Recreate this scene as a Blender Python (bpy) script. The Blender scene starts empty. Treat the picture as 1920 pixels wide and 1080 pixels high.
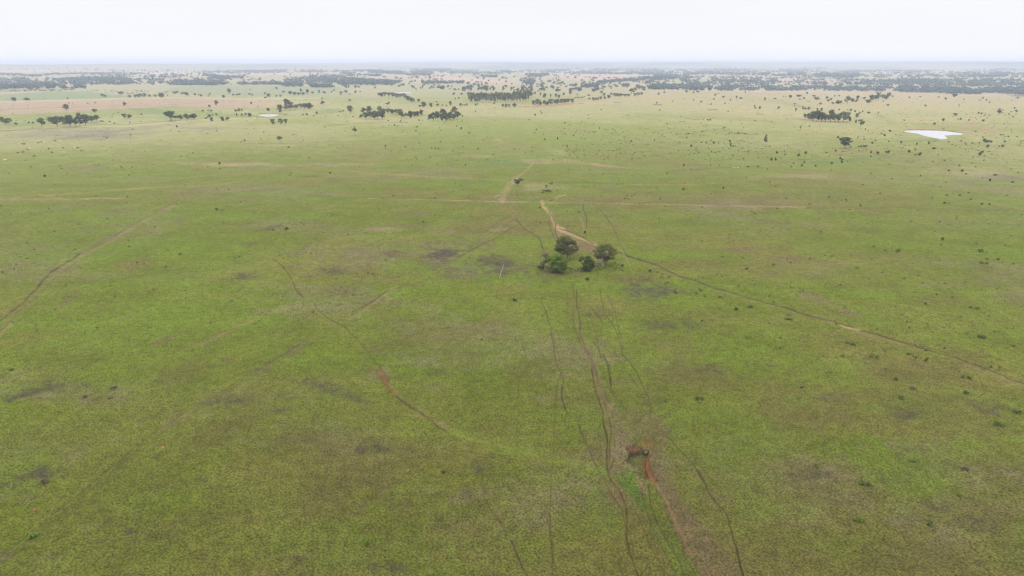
import bpy, math, random
import numpy as np
from mathutils import Vector

random.seed(7)
RNG = np.random.default_rng(11)
scene = bpy.context.scene
COL = scene.collection

# ------------------------------------------------------------------ camera
CAM_H = 80.0
F = 1280.0                      # focal length in pixels of a 1920 wide frame
PITCH = math.atan(424.0 / F)    # level horizon at photo row 116
CP, SP = math.cos(PITCH), math.sin(PITCH)
cd = bpy.data.cameras.new("camera")
cd.sensor_width = 36.0
cd.lens = 24.0
cd.clip_start = 0.5
cd.clip_end = 200000.0
cam = bpy.data.objects.new("camera", cd)
cam.location = (0, 0, CAM_H)
cam.rotation_euler = (math.pi / 2 - PITCH, 0, 0)
COL.objects.link(cam)
scene.camera = cam

# ------------------------------------------------------------------ world: overcast cloud over a Nishita sky
SUN_EL, SUN_AZ = math.radians(52), math.radians(-150)   # high, behind and to the left of the camera
world = bpy.data.worlds.new("World")
scene.world = world
world.use_nodes = True
wn, wl = world.node_tree.nodes, world.node_tree.links
wn.clear()
w_out = wn.new("ShaderNodeOutputWorld")
bg = wn.new("ShaderNodeBackground")
bg.inputs["Strength"].default_value = 0.1
sky = wn.new("ShaderNodeTexSky")
sky.sky_type = 'NISHITA'
sky.sun_disc = False
sky.sun_elevation = SUN_EL
sky.sun_rotation = SUN_AZ
sky.dust_density = 3.0
tc = wn.new("ShaderNodeTexCoord")
sep = wn.new("ShaderNodeSeparateXYZ")
wl.new(tc.outputs["Generated"], sep.inputs[0])
ramp = wn.new("ShaderNodeValToRGB")          # brightness of an overcast sky, horizon to zenith
cr = ramp.color_ramp
cr.elements[0].position = 0.0
cr.elements[0].color = (10.3, 10.35, 10.7, 1)
cr.elements[1].position = 1.0
cr.elements[1].color = (27, 27.5, 28.5, 1)
e = cr.elements.new(0.10); e.color = (9.75, 9.8, 10.15, 1)
e = cr.elements.new(0.4); e.color = (18, 18.3, 19, 1)
wl.new(sep.outputs["Z"], ramp.inputs[0])
mp = wn.new("ShaderNodeMapping"); mp.inputs["Scale"].default_value = (1.3, 1.3, 16.0)
wl.new(tc.outputs["Generated"], mp.inputs[0])
cn = wn.new("ShaderNodeTexNoise"); cn.inputs["Scale"].default_value = 2.2
cn.inputs["Detail"].default_value = 5; cn.inputs["Roughness"].default_value = 0.5
wl.new(mp.outputs[0], cn.inputs["Vector"])
mr = wn.new("ShaderNodeMapRange")
mr.inputs["From Min"].default_value = 0.3; mr.inputs["From Max"].default_value = 0.7
mr.inputs["To Min"].default_value = 0.985; mr.inputs["To Max"].default_value = 1.02
wl.new(cn.outputs["Fac"], mr.inputs["Value"])
vm = wn.new("ShaderNodeVectorMath"); vm.operation = 'SCALE'
wl.new(ramp.outputs["Color"], vm.inputs[0]); wl.new(mr.outputs[0], vm.inputs["Scale"])
mx = wn.new("ShaderNodeMix"); mx.data_type = 'RGBA'
mx.inputs["Factor"].default_value = 0.93
wl.new(sky.outputs[0], mx.inputs["A"]); wl.new(vm.outputs[0], mx.inputs["B"])
lowr = wn.new("ShaderNodeMapRange")          # the ground hides the lower half
lowr.inputs["From Min"].default_value = -0.03; lowr.inputs["From Max"].default_value = -0.005
wl.new(sep.outputs["Z"], lowr.inputs["Value"])
vm2 = wn.new("ShaderNodeVectorMath"); vm2.operation = 'SCALE'
wl.new(mx.outputs["Result"], vm2.inputs[0]); wl.new(lowr.outputs[0], vm2.inputs["Scale"])
wl.new(vm2.outputs[0], bg.inputs["Color"])
wl.new(bg.outputs[0], w_out.inputs["Surface"])

# ------------------------------------------------------------------ sun, soft behind cloud
sd = bpy.data.lights.new("sun", 'SUN')
sd.energy = 1.5
sd.angle = math.radians(12)
sd.color = (1.0, 0.96, 0.90)
sun = bpy.data.objects.new("sun", sd)
sdir = Vector((math.sin(SUN_AZ) * math.cos(SUN_EL), math.cos(SUN_AZ) * math.cos(SUN_EL), math.sin(SUN_EL)))
sun.rotation_euler = sdir.to_track_quat('Z', 'Y').to_euler()
sun.location = (0, 0, 300)
COL.objects.link(sun)

scene.view_settings.view_transform = 'Standard'
scene.view_settings.look = 'None'
scene.view_settings.gamma = 1.0
scene.view_settings.exposure = 0.0
scene.view_settings.use_curve_mapping = False
scene.render.engine = 'CYCLES'
scene.cycles.use_adaptive_sampling = False
scene.cycles.adaptive_threshold = 0.01
scene.cycles.use_denoising = True
scene.cycles.denoising_prefilter = 'ACCURATE'
scene.cycles.denoiser = 'OPENIMAGEDENOISE'
scene.cycles.denoising_input_passes = 'RGB_ALBEDO_NORMAL'
scene.cycles.max_bounces = 4
scene.cycles.diffuse_bounces = 2
scene.cycles.glossy_bounces = 2
scene.cycles.transparent_max_bounces = 4
scene.cycles.volume_bounces = 0
scene.cycles.use_light_tree = False
scene.cycles.pixel_filter_type = 'BLACKMAN_HARRIS'
scene.cycles.filter_width = 1.3

# ------------------------------------------------------------------ numeric helpers
def sstep(a, b, x):
    t = np.clip((x - a) / (b - a), 0, 1)
    return t * t * (3 - 2 * t)

def _hash(ix, iy, seed):
    h = (ix.astype(np.int64) * 374761393 + iy.astype(np.int64) * 668265263 + seed * 982451653) & 0x7fffffff
    h = ((h ^ (h >> 13)) * 1274126177) & 0x7fffffff
    h = (h ^ (h >> 16)) & 0xffffff
    return h.astype(np.float64) / 0xffffff

def vnoise(x, y, seed=0):
    ix, iy = np.floor(x), np.floor(y)
    fx, fy = x - ix, y - iy
    fx = fx * fx * (3 - 2 * fx); fy = fy * fy * (3 - 2 * fy)
    a = _hash(ix, iy, seed); b = _hash(ix + 1, iy, seed)
    c = _hash(ix, iy + 1, seed); d = _hash(ix + 1, iy + 1, seed)
    return (a * (1 - fx) + b * fx) * (1 - fy) + (c * (1 - fx) + d * fx) * fy

def fbm(x, y, scale, octv=4, seed=0, gain=0.5):
    """fractal noise, about -1..1"""
    s = np.zeros_like(x, dtype=float); a = 1.0; tot = 0.0
    c, sn = math.cos(0.6), math.sin(0.6)
    px, py = x / scale, y / scale
    for k in range(octv):
        s += a * (vnoise(px, py, seed + k * 17) * 2 - 1)
        tot += a; a *= gain
        px, py = (c * px - sn * py) * 2.03 + 5.1, (sn * px + c * py) * 2.03 + 9.7
    return s / tot * 1.6

def in_poly(px, py, poly):
    inside = np.zeros(px.shape, bool)
    n = len(poly)
    for i in range(n):
        x1, y1 = poly[i]; x2, y2 = poly[(i + 1) % n]
        if y1 == y2: continue
        c = ((y1 > py) != (y2 > py)) & (px < (x2 - x1) * (py - y1) / (y2 - y1) + x1)
        inside ^= c
    return inside

def project(x, y, z):
    """world -> photo pixel"""
    dz = z - CAM_H
    d = np.maximum(y * CP - dz * SP, 1e-3)
    return 960 + F * x / d, 540 - F * (y * SP + dz * CP) / d

# ------------------------------------------------------------------ terrain
POND_C = []          # (x, y, level, radius) filled below

def height0(x, y):
    r = np.hypot(x, y)
    amp = 0.5 * sstep(60, 500, r) + 2.2 * sstep(500, 1600, r) + 7 * sstep(1800, 4500, r)
    h = amp * (0.65 * fbm(x, y, 900, 3, 3) + 0.35 * fbm(x, y, 210, 2, 8) * (1 - sstep(1200, 3000, r)))
    az = x / np.maximum(np.abs(y), 1)
    # the ridge on the right falls away to a wooded valley
    drop = sstep(2080, 2450, r) * sstep(0.18, 0.30, az) * (1 - sstep(3200, 5200, r))
    h = h - 16 * drop
    # creek flat on the left beyond the near paddock
    dropl = sstep(1010, 1180, r) * (1 - sstep(1250, 1500, r)) * sstep(0.25, 0.5, -az)
    h = h - 2.5 * dropl
    # far low hills that close the plain
    az2 = x / np.maximum(y, 1)
    h = h + 88 * sstep(9500, 13500, r) * sstep(-0.42, -0.05, az2) * (0.86 + 0.16 * fbm(x, y, 3400, 4, 31))
    h = h + 50 * sstep(6800, 9500, r) * (0.78 + 0.36 * fbm(x, y, 2200, 4, 41)) * (1 - sstep(-0.42, -0.05, az2))
    h = np.minimum(h, 103 + 0 * h)
    return h

def height(x, y):
    h = height0(x, y)
    for cx, cy, lv, rad in POND_C:
        w = 1 - sstep(rad, rad * 1.9, np.hypot(x - cx, y - cy))
        h = h * (1 - w) + lv * w
    return h

def ground_at(u, v, hf=height):
    """photo pixels -> points on the terrain (ray march + bisection)"""
    u = np.atleast_1d(np.asarray(u, float)); v = np.atleast_1d(np.asarray(v, float))
    a, b = (u - 960) / F, (540 - v) / F
    dx, dy, dz = a, CP + b * SP, -SP + b * CP
    n = np.hypot(dx, dy); dx, dy, dz = dx / n, dy / n, dz / n      # per metre of ground distance
    ts = np.geomspace(60, 45000, 360)
    hit = np.full(u.shape, 45000.0); lo = np.full(u.shape, 40.0); done = np.zeros(u.shape, bool)
    for t in ts:
        under = (CAM_H + dz * t) < hf(dx * t, dy * t)
        new = under & ~done
        hit[new] = t; done |= under
        lo[~done] = t
    for _ in range(14):
        mid = (lo + hit) / 2
        under = (CAM_H + dz * mid) < hf(dx * mid, dy * mid)
        hit = np.where(under, mid, hit); lo = np.where(under, lo, mid)
    x, y = dx * hit, dy * hit
    return x, y, hf(x, y)

PONDS = {
 'right': [(1694.4,245),(1717,244.4),(1750,244.8),(1775,246),(1808,250.6),(1800,252.9),(1786,253),(1778,253.8),(1770,254.3),(1776,258),(1775.5,260.3),(1767,261.8),(1760,260),(1742,256.8),(1730,254),(1717,250),(1699,247.4)],
 'left': [(485,215.6),(496,214.2),(510,213.8),(525.6,215),(521,217),(510,218.7),(505,219.6),(499,219),(494,218),(486,217.5)],
 'far': [(738,173.4),(756,172.8),(771,172.6),(772.5,174.6),(757,175.2),(744,175.2)],
 'edge': [(1888,179.4),(1905,178.6),(1930,178.8),(1930,181),(1905,181)],
}
pond_world = {}
for k, poly in PONDS.items():
    cu = sum(p[0] for p in poly) / len(poly); cv = sum(p[1] for p in poly) / len(poly)
    x, y, z = ground_at(cu, cv, height0)
    lv = float(z[0])
    # corners cast onto the level plane of the water
    pts = []
    for (u, v) in poly:
        a, b = (u - 960) / F, (540 - v) / F
        dx, dy, dz = a, CP + b * SP, -SP + b * CP
        t = (lv - 0.12 - CAM_H) / dz
        pts.append((dx * t, dy * t))
    cx = sum(p[0] for p in pts) / len(pts); cy = sum(p[1] for p in pts) / len(pts)
    rad = max(math.hypot(p[0] - cx, p[1] - cy) for p in pts) * 1.08
    POND_C.append((cx, cy, lv, rad))
    pond_world[k] = (pts, lv)

# ------------------------------------------------------------------ objects helpers
def tag(o, label=None, cat=None, group=None, kind=None):
    if label: o["label"] = label
    if cat: o["category"] = cat
    if group: o["group"] = group
    if kind: o["kind"] = kind
    return o

def mesh_np(name, verts, faces, mats, smooth=False, fmat=None):
    """faces: (n,3) or (n,4) int array"""
    verts = np.asarray(verts, np.float32); faces = np.asarray(faces, np.int32)
    me = bpy.data.meshes.new(name)
    k = faces.shape[1]; n = len(faces)
    me.vertices.add(len(verts)); me.vertices.foreach_set("co", verts.ravel())
    me.loops.add(n * k); me.loops.foreach_set("vertex_index", faces.ravel())
    me.polygons.add(n)
    me.polygons.foreach_set("loop_start", np.arange(0, n * k, k, dtype=np.int32))
    me.polygons.foreach_set("loop_total", np.full(n, k, np.int32))
    me.polygons.foreach_set("use_smooth", np.full(n, smooth, bool))
    if fmat is not None: me.polygons.foreach_set("material_index", np.asarray(fmat, np.int32))
    for m in mats: me.materials.append(m)
    me.update(calc_edges=True); me.validate()
    return me

def link(name, me):
    o = bpy.data.objects.new(name, me); COL.objects.link(o); return o

# ------------------------------------------------------------------ materials
def mat(name):
    m = bpy.data.materials.new(name); m.use_nodes = True
    nt = m.node_tree; b = nt.nodes["Principled BSDF"]
    b.inputs["Roughness"].default_value = 0.9
    b.inputs["Specular IOR Level"].default_value = 0.15
    return m, nt.nodes, nt.links, b

def leaf_mat(name, c1, c2, scale=0.5, transl=0.25):
    m, n, l, b = mat(name)
    tcn = n.new("ShaderNodeTexCoord"); nz = n.new("ShaderNodeTexNoise")
    nz.inputs["Scale"].default_value = scale; nz.inputs["Detail"].default_value = 3
    l.new(tcn.outputs["Object"], nz.inputs["Vector"])
    oi = n.new("ShaderNodeObjectInfo")
    ad = n.new("ShaderNodeMath"); ad.operation = 'MULTIPLY_ADD'
    ad.inputs[1].default_value = 0.5; l.new(oi.outputs["Random"], ad.inputs[0]); l.new(nz.outputs["Fac"], ad.inputs[2])
    r = n.new("ShaderNodeMapRange"); r.inputs["From Min"].default_value = 0.4; r.inputs["From Max"].default_value = 1.1
    l.new(ad.outputs[0], r.inputs["Value"])
    mxx = n.new("ShaderNodeMix"); mxx.data_type = 'RGBA'
    mxx.inputs["A"].default_value = (*c1, 1); mxx.inputs["B"].default_value = (*c2, 1)
    l.new(r.outputs[0], mxx.inputs["Factor"])
    l.new(mxx.outputs["Result"], b.inputs["Base Color"])
    b.inputs["Roughness"].default_value = 0.75
    b.inputs["Specular IOR Level"].default_value = 0.04
    tr = n.new("ShaderNodeBsdfTranslucent"); l.new(mxx.outputs["Result"], tr.inputs["Color"])
    ms = n.new("ShaderNodeMixShader"); ms.inputs[0].default_value = transl
    l.new(b.outputs[0], ms.inputs[1]); l.new(tr.outputs[0], ms.inputs[2])
    l.new(ms.outputs[0], n["Material Output"].inputs["Surface"])
    return m

def plain_mat(name, c1, c2, scale=3.0, rough=0.9):
    m, n, l, b = mat(name)
    tcn = n.new("ShaderNodeTexCoord"); nz = n.new("ShaderNodeTexNoise")
    nz.inputs["Scale"].default_value = scale; nz.inputs["Detail"].default_value = 4
    l.new(tcn.outputs["Object"], nz.inputs["Vector"])
    mxx = n.new("ShaderNodeMix"); mxx.data_type = 'RGBA'
    mxx.inputs["A"].default_value = (*c1, 1); mxx.inputs["B"].default_value = (*c2, 1)
    l.new(nz.outputs["Fac"], mxx.inputs["Factor"]); l.new(mxx.outputs["Result"], b.inputs["Base Color"])
    b.inputs["Roughness"].default_value = rough
    return m

LEAF = {
 'dark':  leaf_mat("leaf_dark_green", (0.056, 0.076, 0.018), (0.098, 0.122, 0.030)),
 'olive': leaf_mat("leaf_grey_olive", (0.105, 0.110, 0.034), (0.165, 0.165, 0.058)),
 'green': leaf_mat("leaf_mid_green", (0.085, 0.118, 0.020), (0.140, 0.175, 0.034)),
 'bright': leaf_mat("leaf_bright_green", (0.084, 0.142, 0.018), (0.140, 0.205, 0.030)),
 'purple': leaf_mat("leaf_purple_brown", (0.085, 0.070, 0.050), (0.130, 0.108, 0.080)),
 'brown': leaf_mat("twig_brown", (0.125, 0.094, 0.056), (0.180, 0.145, 0.092)),
}
BARK = plain_mat("bark_grey", (0.16, 0.13, 0.10), (0.30, 0.26, 0.21))
PALEBARK = plain_mat("bark_pale", (0.24, 0.215, 0.175), (0.38, 0.345, 0.29))
DARKBARK = plain_mat("bark_dark", (0.06, 0.045, 0.035), (0.12, 0.09, 0.07))

# ------------------------------------------------------------------ the ground sheet
us_az = np.linspace(-46, 46, 2040)
az_deg = np.concatenate([us_az, np.arange(50, 314, 4.0)])
AZ = np.radians(az_deg)
vrows = np.concatenate([np.arange(1240, 400, -1.18), np.arange(400, 200, -0.9), np.arange(200, 123, -0.42)])
rr = CAM_H / np.tan(PITCH + np.arctan((vrows - 540) / F))
rr = np.concatenate([[4, 12, 22, 34, 46, 56, 64], rr[rr > 68], ])
rr = np.concatenate([rr, np.geomspace(rr[-1] * 1.03, 60000, 46)])
NA, NR = len(AZ), len(rr)
GX = (np.sin(AZ)[None, :] * rr[:, None]); GY = (np.cos(AZ)[None, :] * rr[:, None])
GZ = height(GX, GY)
print("ground grid", NR, NA, NR * NA)
VIS = (GY > 1.0)
GU, GV = project(GX, np.where(VIS, GY, 1.0), GZ)
GU = np.where(VIS, GU, -9999); GV = np.where(VIS, GV, 99999)
RD = np.hypot(GX, GY)

# fields of cover: how much lush, dry, ash-dark, bare soil, red soil
n_big = fbm(GX, GY, 70, 4, 101)
n_mid = fbm(GX, GY, 16, 4, 102)
n_sml = fbm(GX, GY, 3.2, 3, 103)
n_fin = fbm(GX, GY * 0.7, 1.3 + 0 * 1, 3, 109)
n_str = fbm(GX * 0.35 + GY * 0.2, GY, 26, 4, 104)
n_far = fbm(GX, GY, 420, 4, 105)
warp_u = 14 * n_mid + 5 * n_sml
warp = 0.75 * n_mid + 0.55 * n_sml + 0.35 * n_big

def hexc(r, g, b):  # sRGB -> linear
    f = lambda c: ((c / 255 + 0.055) / 1.055) ** 2.4 if c / 255 > 0.04045 else c / 255 / 12.92
    return np.array([f(r), f(g), f(b)])

C_OLIVE = np.array([0.152, 0.142, 0.032])
C_GREEN = np.array([0.122, 0.146, 0.018])
C_LUSH = np.array([0.128, 0.182, 0.019])
C_YELL = np.array([0.170, 0.170, 0.036])
C_BROWN = np.array([0.124, 0.106, 0.036])
C_STRAW = np.array([0.300, 0.265, 0.140])
C_PINK = np.array([0.330, 0.240, 0.165])
C_SOIL = np.array([0.205, 0.138, 0.074])
C_RED = np.array([0.128, 0.058, 0.027])
C_ASH = np.array([0.070, 0.054, 0.046])
C_DARK = np.array([0.036, 0.027, 0.016])

def mixc(base, col, w):
    w = np.clip(w, 0, 1)[..., None]
    return base * (1 - w) + col * w

ALB = np.broadcast_to(C_OLIVE, GX.shape + (3,)).copy()
ALB = mixc(ALB, C_GREEN, sstep(-0.35, 0.35, n_big + 0.5 * n_mid + 0.15))
ALB = mixc(ALB, C_LUSH, 0.6 * sstep(0.05, 0.85, n_str + 0.6 * n_mid))
ALB = mixc(ALB, C_YELL, 0.4 * sstep(0.1, 0.8, -n_str + 0.6 * n_mid + 0.3 * n_big))
ALB = mixc(ALB, C_BROWN, 0.5 * sstep(0.12, 0.85, -n_big * 0.8 + 0.5 * n_mid + 0.35 * n_sml))
# dry pinkish thatch in wind-drawn streaks
n_dry = fbm(GX * 0.55, GY, 38, 5, 131, 0.62)
ALB = mixc(ALB, np.array([0.185, 0.145, 0.082]), 0.55 * sstep(0.12, 0.8, n_dry + 0.25 * n_sml))
n_gr = fbm(GX * 0.6, GY, 24, 5, 137, 0.6)
ALB = mixc(ALB, C_LUSH, 0.5 * sstep(0.2, 0.8, n_gr + 0.25 * n_sml))
# grass on the plain further out is shorter, paler and drier
farw = sstep(330, 1000, RD)
pale = mixc(np.broadcast_to(np.array([0.190, 0.205, 0.058]), ALB.shape), C_STRAW, 0.8 * sstep(-0.5, 0.8, n_far + 0.5 * n_big + 0.3 * n_mid))
ALB = ALB * (1 - 0.75 * farw[..., None]) + pale * (0.75 * farw[..., None])
fw2 = sstep(1100, 2300, RD)
pk = mixc(np.broadcast_to(np.array([0.265, 0.238, 0.145]), ALB.shape), C_PINK, 0.75 * sstep(-0.2, 0.6, fbm(GX, GY * 0.6, 700, 3, 107)))
ALB = ALB * (1 - 0.8 * fw2[..., None]) + pk * (0.8 * fw2[..., None])
fw3 = sstep(7000, 11000, RD)     # bush country seen as one dark mass
ALB = mixc(ALB, np.array([0.05, 0.065, 0.04]), fw3 * (0.15 + 0.75 * sstep(-0.35, 0.45, fbm(GX, GY * 0.45, 1300, 5, 108, 0.62))))
DIG = np.zeros_like(GX)
GRASS = 1 - 0.72 * sstep(250, 1100, RD)         # how much tussock relief the shader adds

def blob(u, v, ru, rv, ang, col, s, edge=0.55, speck=False):
    a = math.radians(ang); R = max(ru, rv) * 2.0 + 40
    m = (np.abs(GU - u) < R * 1.2) & (np.abs(GV - v) < R)
    if not m.any(): return
    du, dv = GU[m] - u, GV[m] - v
    p = (du * math.cos(a) + dv * math.sin(a)) / ru; q = (-du * math.sin(a) + dv * math.cos(a)) / rv
    d = np.sqrt(p * p + q * q) + edge * warp[m]
    w = s * (1 - sstep(0.25, 1.25, d))
    if speck: w = w * (0.25 + 0.75 * sstep(-0.6, 0.4, n_fin[m] + 0.6 * n_sml[m]))
    ALB[m] = mixc(ALB[m], col, w)

def poly(pts, col, s, soft=2.0):
    pu = [p[0] for p in pts]; pv = [p[1] for p in pts]
    m = (GU > min(pu) - 12) & (GU < max(pu) + 12) & (GV > min(pv) - 6) & (GV < max(pv) + 6)
    uu = GU[m] + 6 * n_mid[m]; vv = GV[m] + 0.5 * soft * n_big[m]
    w = s * in_poly(uu, vv, pts)
    ALB[m] = mixc(ALB[m], col, w)

def line(pts, w, col, s, dig=0.0, jit=0.8, brk=0.0, soft=0.6, seed=None, off=(0, 0)):
    """a track or rill: w = half width in photo pixels (number or one per point)"""
    rs = np.random.RandomState(int(abs(pts[0][0] * 13 + pts[0][1] * 7 + pts[-1][0]) ) if seed is None else seed)
    P = np.array(pts, float) + np.array(off)
    W = np.full(len(P), w, float) if np.isscalar(w) else np.array(w, float)
    if P[:, 1].mean() > 360: W = np.maximum(W, 0.92); s = min(s * 1.3, 0.95)
    if W.max() < 2.2: dig = min(dig * 0.6, 0.30)
    seg = np.hypot(*(P[1:] - P[:-1]).T); s_ = np.concatenate([[0], np.cumsum(seg)])
    n = max(int(s_[-1] / 4), 2); t = np.linspace(0, s_[-1], n)
    Q = np.stack([np.interp(t, s_, P[:, 0]), np.interp(t, s_, P[:, 1])], 1); WQ = np.interp(t, s_, W)
    k = rs.randn(n, 2); sm = k.copy()
    for _ in range(3):
        sm[1:-1] = (sm[:-2] + sm[1:-1] * 2 + sm[2:]) / 4
    wig = rs.randn(n // 9 + 3, 2)
    big = np.stack([np.interp(np.arange(n) / 9.0, np.arange(len(wig)), wig[:, i]) for i in (0, 1)], 1)
    Q = Q + (sm * 1.6 + big * 1.3) * jit
    br = np.interp(np.arange(n) / 5.0, np.arange(n // 5 + 3), rs.rand(n // 5 + 3))
    br2 = np.interp(np.arange(n) / 2.3, np.arange(int(n / 2.3) + 3), rs.rand(int(n / 2.3) + 3))
    for i in range(n - 1):
        x1, y1 = Q[i]; x2, y2 = Q[i + 1]; ww = (WQ[i] + WQ[i + 1]) / 2
        st = s * (1 - brk * sstep(0.35, 0.75, br[i])) * (0.72 + 0.28 * br2[i])
        ww = ww * (0.75 + 0.6 * br[i])
        if st < 0.02: continue
        R = ww * 2.2 + 1.4
        # row and column window
        cand = window(min(x1, x2) - R, max(x1, x2) + R, min(y1, y2) - R, max(y1, y2) + R)
        if cand is None: continue
        r0, r1, c0, c1 = cand
        U, V = GU[r0:r1, c0:c1], GV[r0:r1, c0:c1]
        dx, dy = x2 - x1, y2 - y1; L2 = dx * dx + dy * dy + 1e-9
        tt = np.clip(((U - x1) * dx + (V - y1) * dy) / L2, 0, 1)
        d = np.hypot(U - x1 - tt * dx, V - y1 - tt * dy)
        wn_ = ww * (1 + 0.45 * n_sml[r0:r1, c0:c1])
        wt = st * (1 - sstep(np.maximum(wn_ * (1 - soft), 0.0), wn_ * (1 + soft) + 0.3, d))
        key = LW[r0:r1, c0:c1]
        np.maximum(key, wt, out=key)
    flush(col, dig)

LW = np.zeros_like(GX)
_touched = []
# look-up for windows: rows by v at the centre column, columns by azimuth
def window(u0, u1, v0, v1):
    if v1 < 100: return None
    th1 = PITCH + math.atan((v1 + 14 - 540) / F); th0 = PITCH + math.atan((v0 - 10 - 540) / F)
    rmin = CAM_H * 0.93 / math.tan(th1); rmax = CAM_H * 1.08 / math.tan(max(th0, 0.002))
    # oblique rays reach further for the same photo row
    k = max(abs(u0 - 960), abs(u1 - 960)) / F
    rmin *= 0.97; rmax *= math.sqrt(1 + k * k) * 1.1
    r0 = max(int(np.searchsorted(rr, rmin)) - 1, 0); r1 = min(int(np.searchsorted(rr, rmax)) + 1, NR)
    def azr(u):
        out = []
        for v in (v0, v1):
            b = (540 - v) / F; out.append(math.degrees(math.atan2((u - 960) / F, CP + b * SP)))
        return out
    a0, a1 = min(azr(u0)) - 0.15, max(azr(u1)) + 0.15
    c0 = max(int(np.searchsorted(us_az, a0)) - 1, 0); c1 = min(int(np.searchsorted(us_az, a1)) + 1, len(us_az))
    if c1 <= c0 or r1 <= r0: return None
    _touched.append((r0, r1, c0, c1))
    return r0, r1, c0, c1

def flush(col, dig):
    if not _touched: return
    r0 = min(t[0] for t in _touched); r1 = max(t[1] for t in _touched)
    c0 = min(t[2] for t in _touched); c1 = max(t[3] for t in _touched)
    w = LW[r0:r1, c0:c1]
    ALB[r0:r1, c0:c1] = mixc(ALB[r0:r1, c0:c1], col, w)
    if dig: DIG[r0:r1, c0:c1] = np.maximum(DIG[r0:r1, c0:c1], w * dig)
    GRASS[r0:r1, c0:c1] *= (1 - 0.8 * w)
    w[:] = 0
    _touched.clear()

# ---- distant paddocks
poly([(0,177),(90,171),(160,171),(250,181),(170,186),(90,187),(0,190)], np.array([0.14,0.185,0.085]), 0.7)
poly([(0,174),(60,172),(90,171.5),(60,174),(0,176.5)], C_PINK, 0.7)
poly([(0,192),(120,187.5),(330,183),(480,186),(560,196),(430,203),(330,198),(260,203),(140,209),(60,213),(0,215)], np.array([0.300,0.205,0.142]), 0.78)
line([(0,206),(60,203),(150,200),(300,197),(420,189)], 0.5, np.array([0.16,0.12,0.09]), 0.6, jit=0.2)
line([(0,190.5),(120,187.5),(330,182.8),(480,185.5),(600,184)], 0.9, np.array([0.38,0.32,0.20]), 0.5, jit=0.2)
line([(140,209),(300,201),(430,204),(500,205)], 0.6, np.array([0.17,0.13,0.09]), 0.5, jit=0.3)
poly([(330,163),(470,160),(600,161),(640,165),(640,173),(560,180),(380,178),(300,173)], np.array([0.165,0.19,0.10]), 0.6)
for b_ in [(95,219,32,4,2), (300,209,60,5,3),(340,217,70,4,-3),(430,216,50,3,0),(620,208,30,5,0),(470,217,60,3,0),(1660,222,28,6,20),(1500,199,60,4,10),(1720,262,45,4,-4),(40,232,60,4,0),(180,232,70,4,3),(1600,300,70,4,-6),(1535,302,35,3,-3),(1180,340,60,4,-12),(960,306,60,6,4),(930,303,30,3,0),(873,339,12,1.5,4),(885,343,12,1.8,4)]:
    blob(*b_, np.array([0.110,0.160,0.055]), 0.55)
for b_ in [(1250,188,200,10,3),(1480,215,200,14,4),(1700,200,250,15,0),(1100,193,140,6,-5),(1600,243,120,7,0),(1750,225,120,10,0),(700,225,90,6,-2),(380,232,140,4,-4),(1010,302,50,6,0),(1100,306,60,4,6),(900,293,45,3,0),(1380,229,90,3,4),(1300,225,60,3,3),(560,194,80,6,0),(850,203,120,5,-4),(935,262,12,5,30),(1050,286,30,5,12),(1020,350,70,8,0),(1830,325,90,14,0),(520,273,40,3,0),(640,309,90,4,0),(430,308,90,4,0),(720,430,50,7,0),(1480,330,80,5,0),(940,430,22,5,0)]:
    blob(*b_, C_STRAW * np.array([1.05, 0.93, 0.95]), 0.42)
for b_ in [(1120,145,120,7,3),(1480,150,200,4,2),(1750,138,100,5,0),(870,150,110,6,3),(40,134,60,2,0),(300,138,160,4,0),(620,140,60,4,0),(500,137,80,4,0),(1180,140,80,2,-4)]:
    blob(*b_, np.array([0.40,0.265,0.215]), 0.7, edge=0.35)
for b_ in [(90,250,130,10,-4),(250,243,130,6,-6),(360,240,60,4,0),(200,255,90,8,-3),(1870,333,70,8,0),(1810,338,50,5,0),(620,309,60,2.2,0),(190,316,40,3,0)]:
    blob(*b_, np.array([0.150,0.125,0.105]), 0.5)
line([(0,272),(60,266),(120,259),(200,254),(330,247),(430,240)], 0.5, np.array([0.10,0.12,0.05]), 0.6, jit=0.3)
line([(0,245),(25,244.5),(70,242),(125,239.5),(210,237)], [0.8,0.6,0.8,0.5,0.5], C_ASH, 0.7, jit=0.3)
line([(150,238),(240,235.5),(330,228),(480,221)], 0.7, C_STRAW*1.2, 0.6, jit=0.3)
line([(240,234),(300,229),(330,227.5)], 0.5, C_ASH, 0.6, jit=0.3)
line([(600,235.5),(640,233.5),(676,231.2),(760,229),(735,228.5)], 0.5, C_DARK, 0.55, jit=0.3)
line([(973,200.3),(1000,200),(1040,198),(1076,194.5)], 0.8, np.array([0.24,0.10,0.06]), 0.8, jit=0.1)
line([(1226,196),(1240,196)], 0.7, C_DARK, 0.8, jit=0.1)
line([(1328,206),(1346,205.3)], 0.7, C_DARK, 0.8, jit=0.1)
line([(1418,214),(1430,214.5)], 0.5, C_DARK, 0.7, jit=0.1)
line([(1150,192.3),(1162,192.5)], 0.6, C_DARK, 0.8, jit=0.1)
line([(1085,194),(1094,194)], 0.6, C_DARK, 0.6, jit=0.1)
line([(1285,223),(1320,225)], 0.5, C_ASH, 0.7, jit=0.1)
line([(1485,222),(1520,225),(1560,228),(1595,231)], 1.0, np.array([0.17,0.10,0.07]), 0.7, jit=0.3)
line([(1740,265.5),(1750,265.6),(1758,264.3)], 0.5, C_DARK, 0.8, jit=0.1)
line([(1680,231),(1740,231.6),(1830,231.3),(1920,233)], 0.35, C_ASH, 0.5, jit=0.1)
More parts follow.
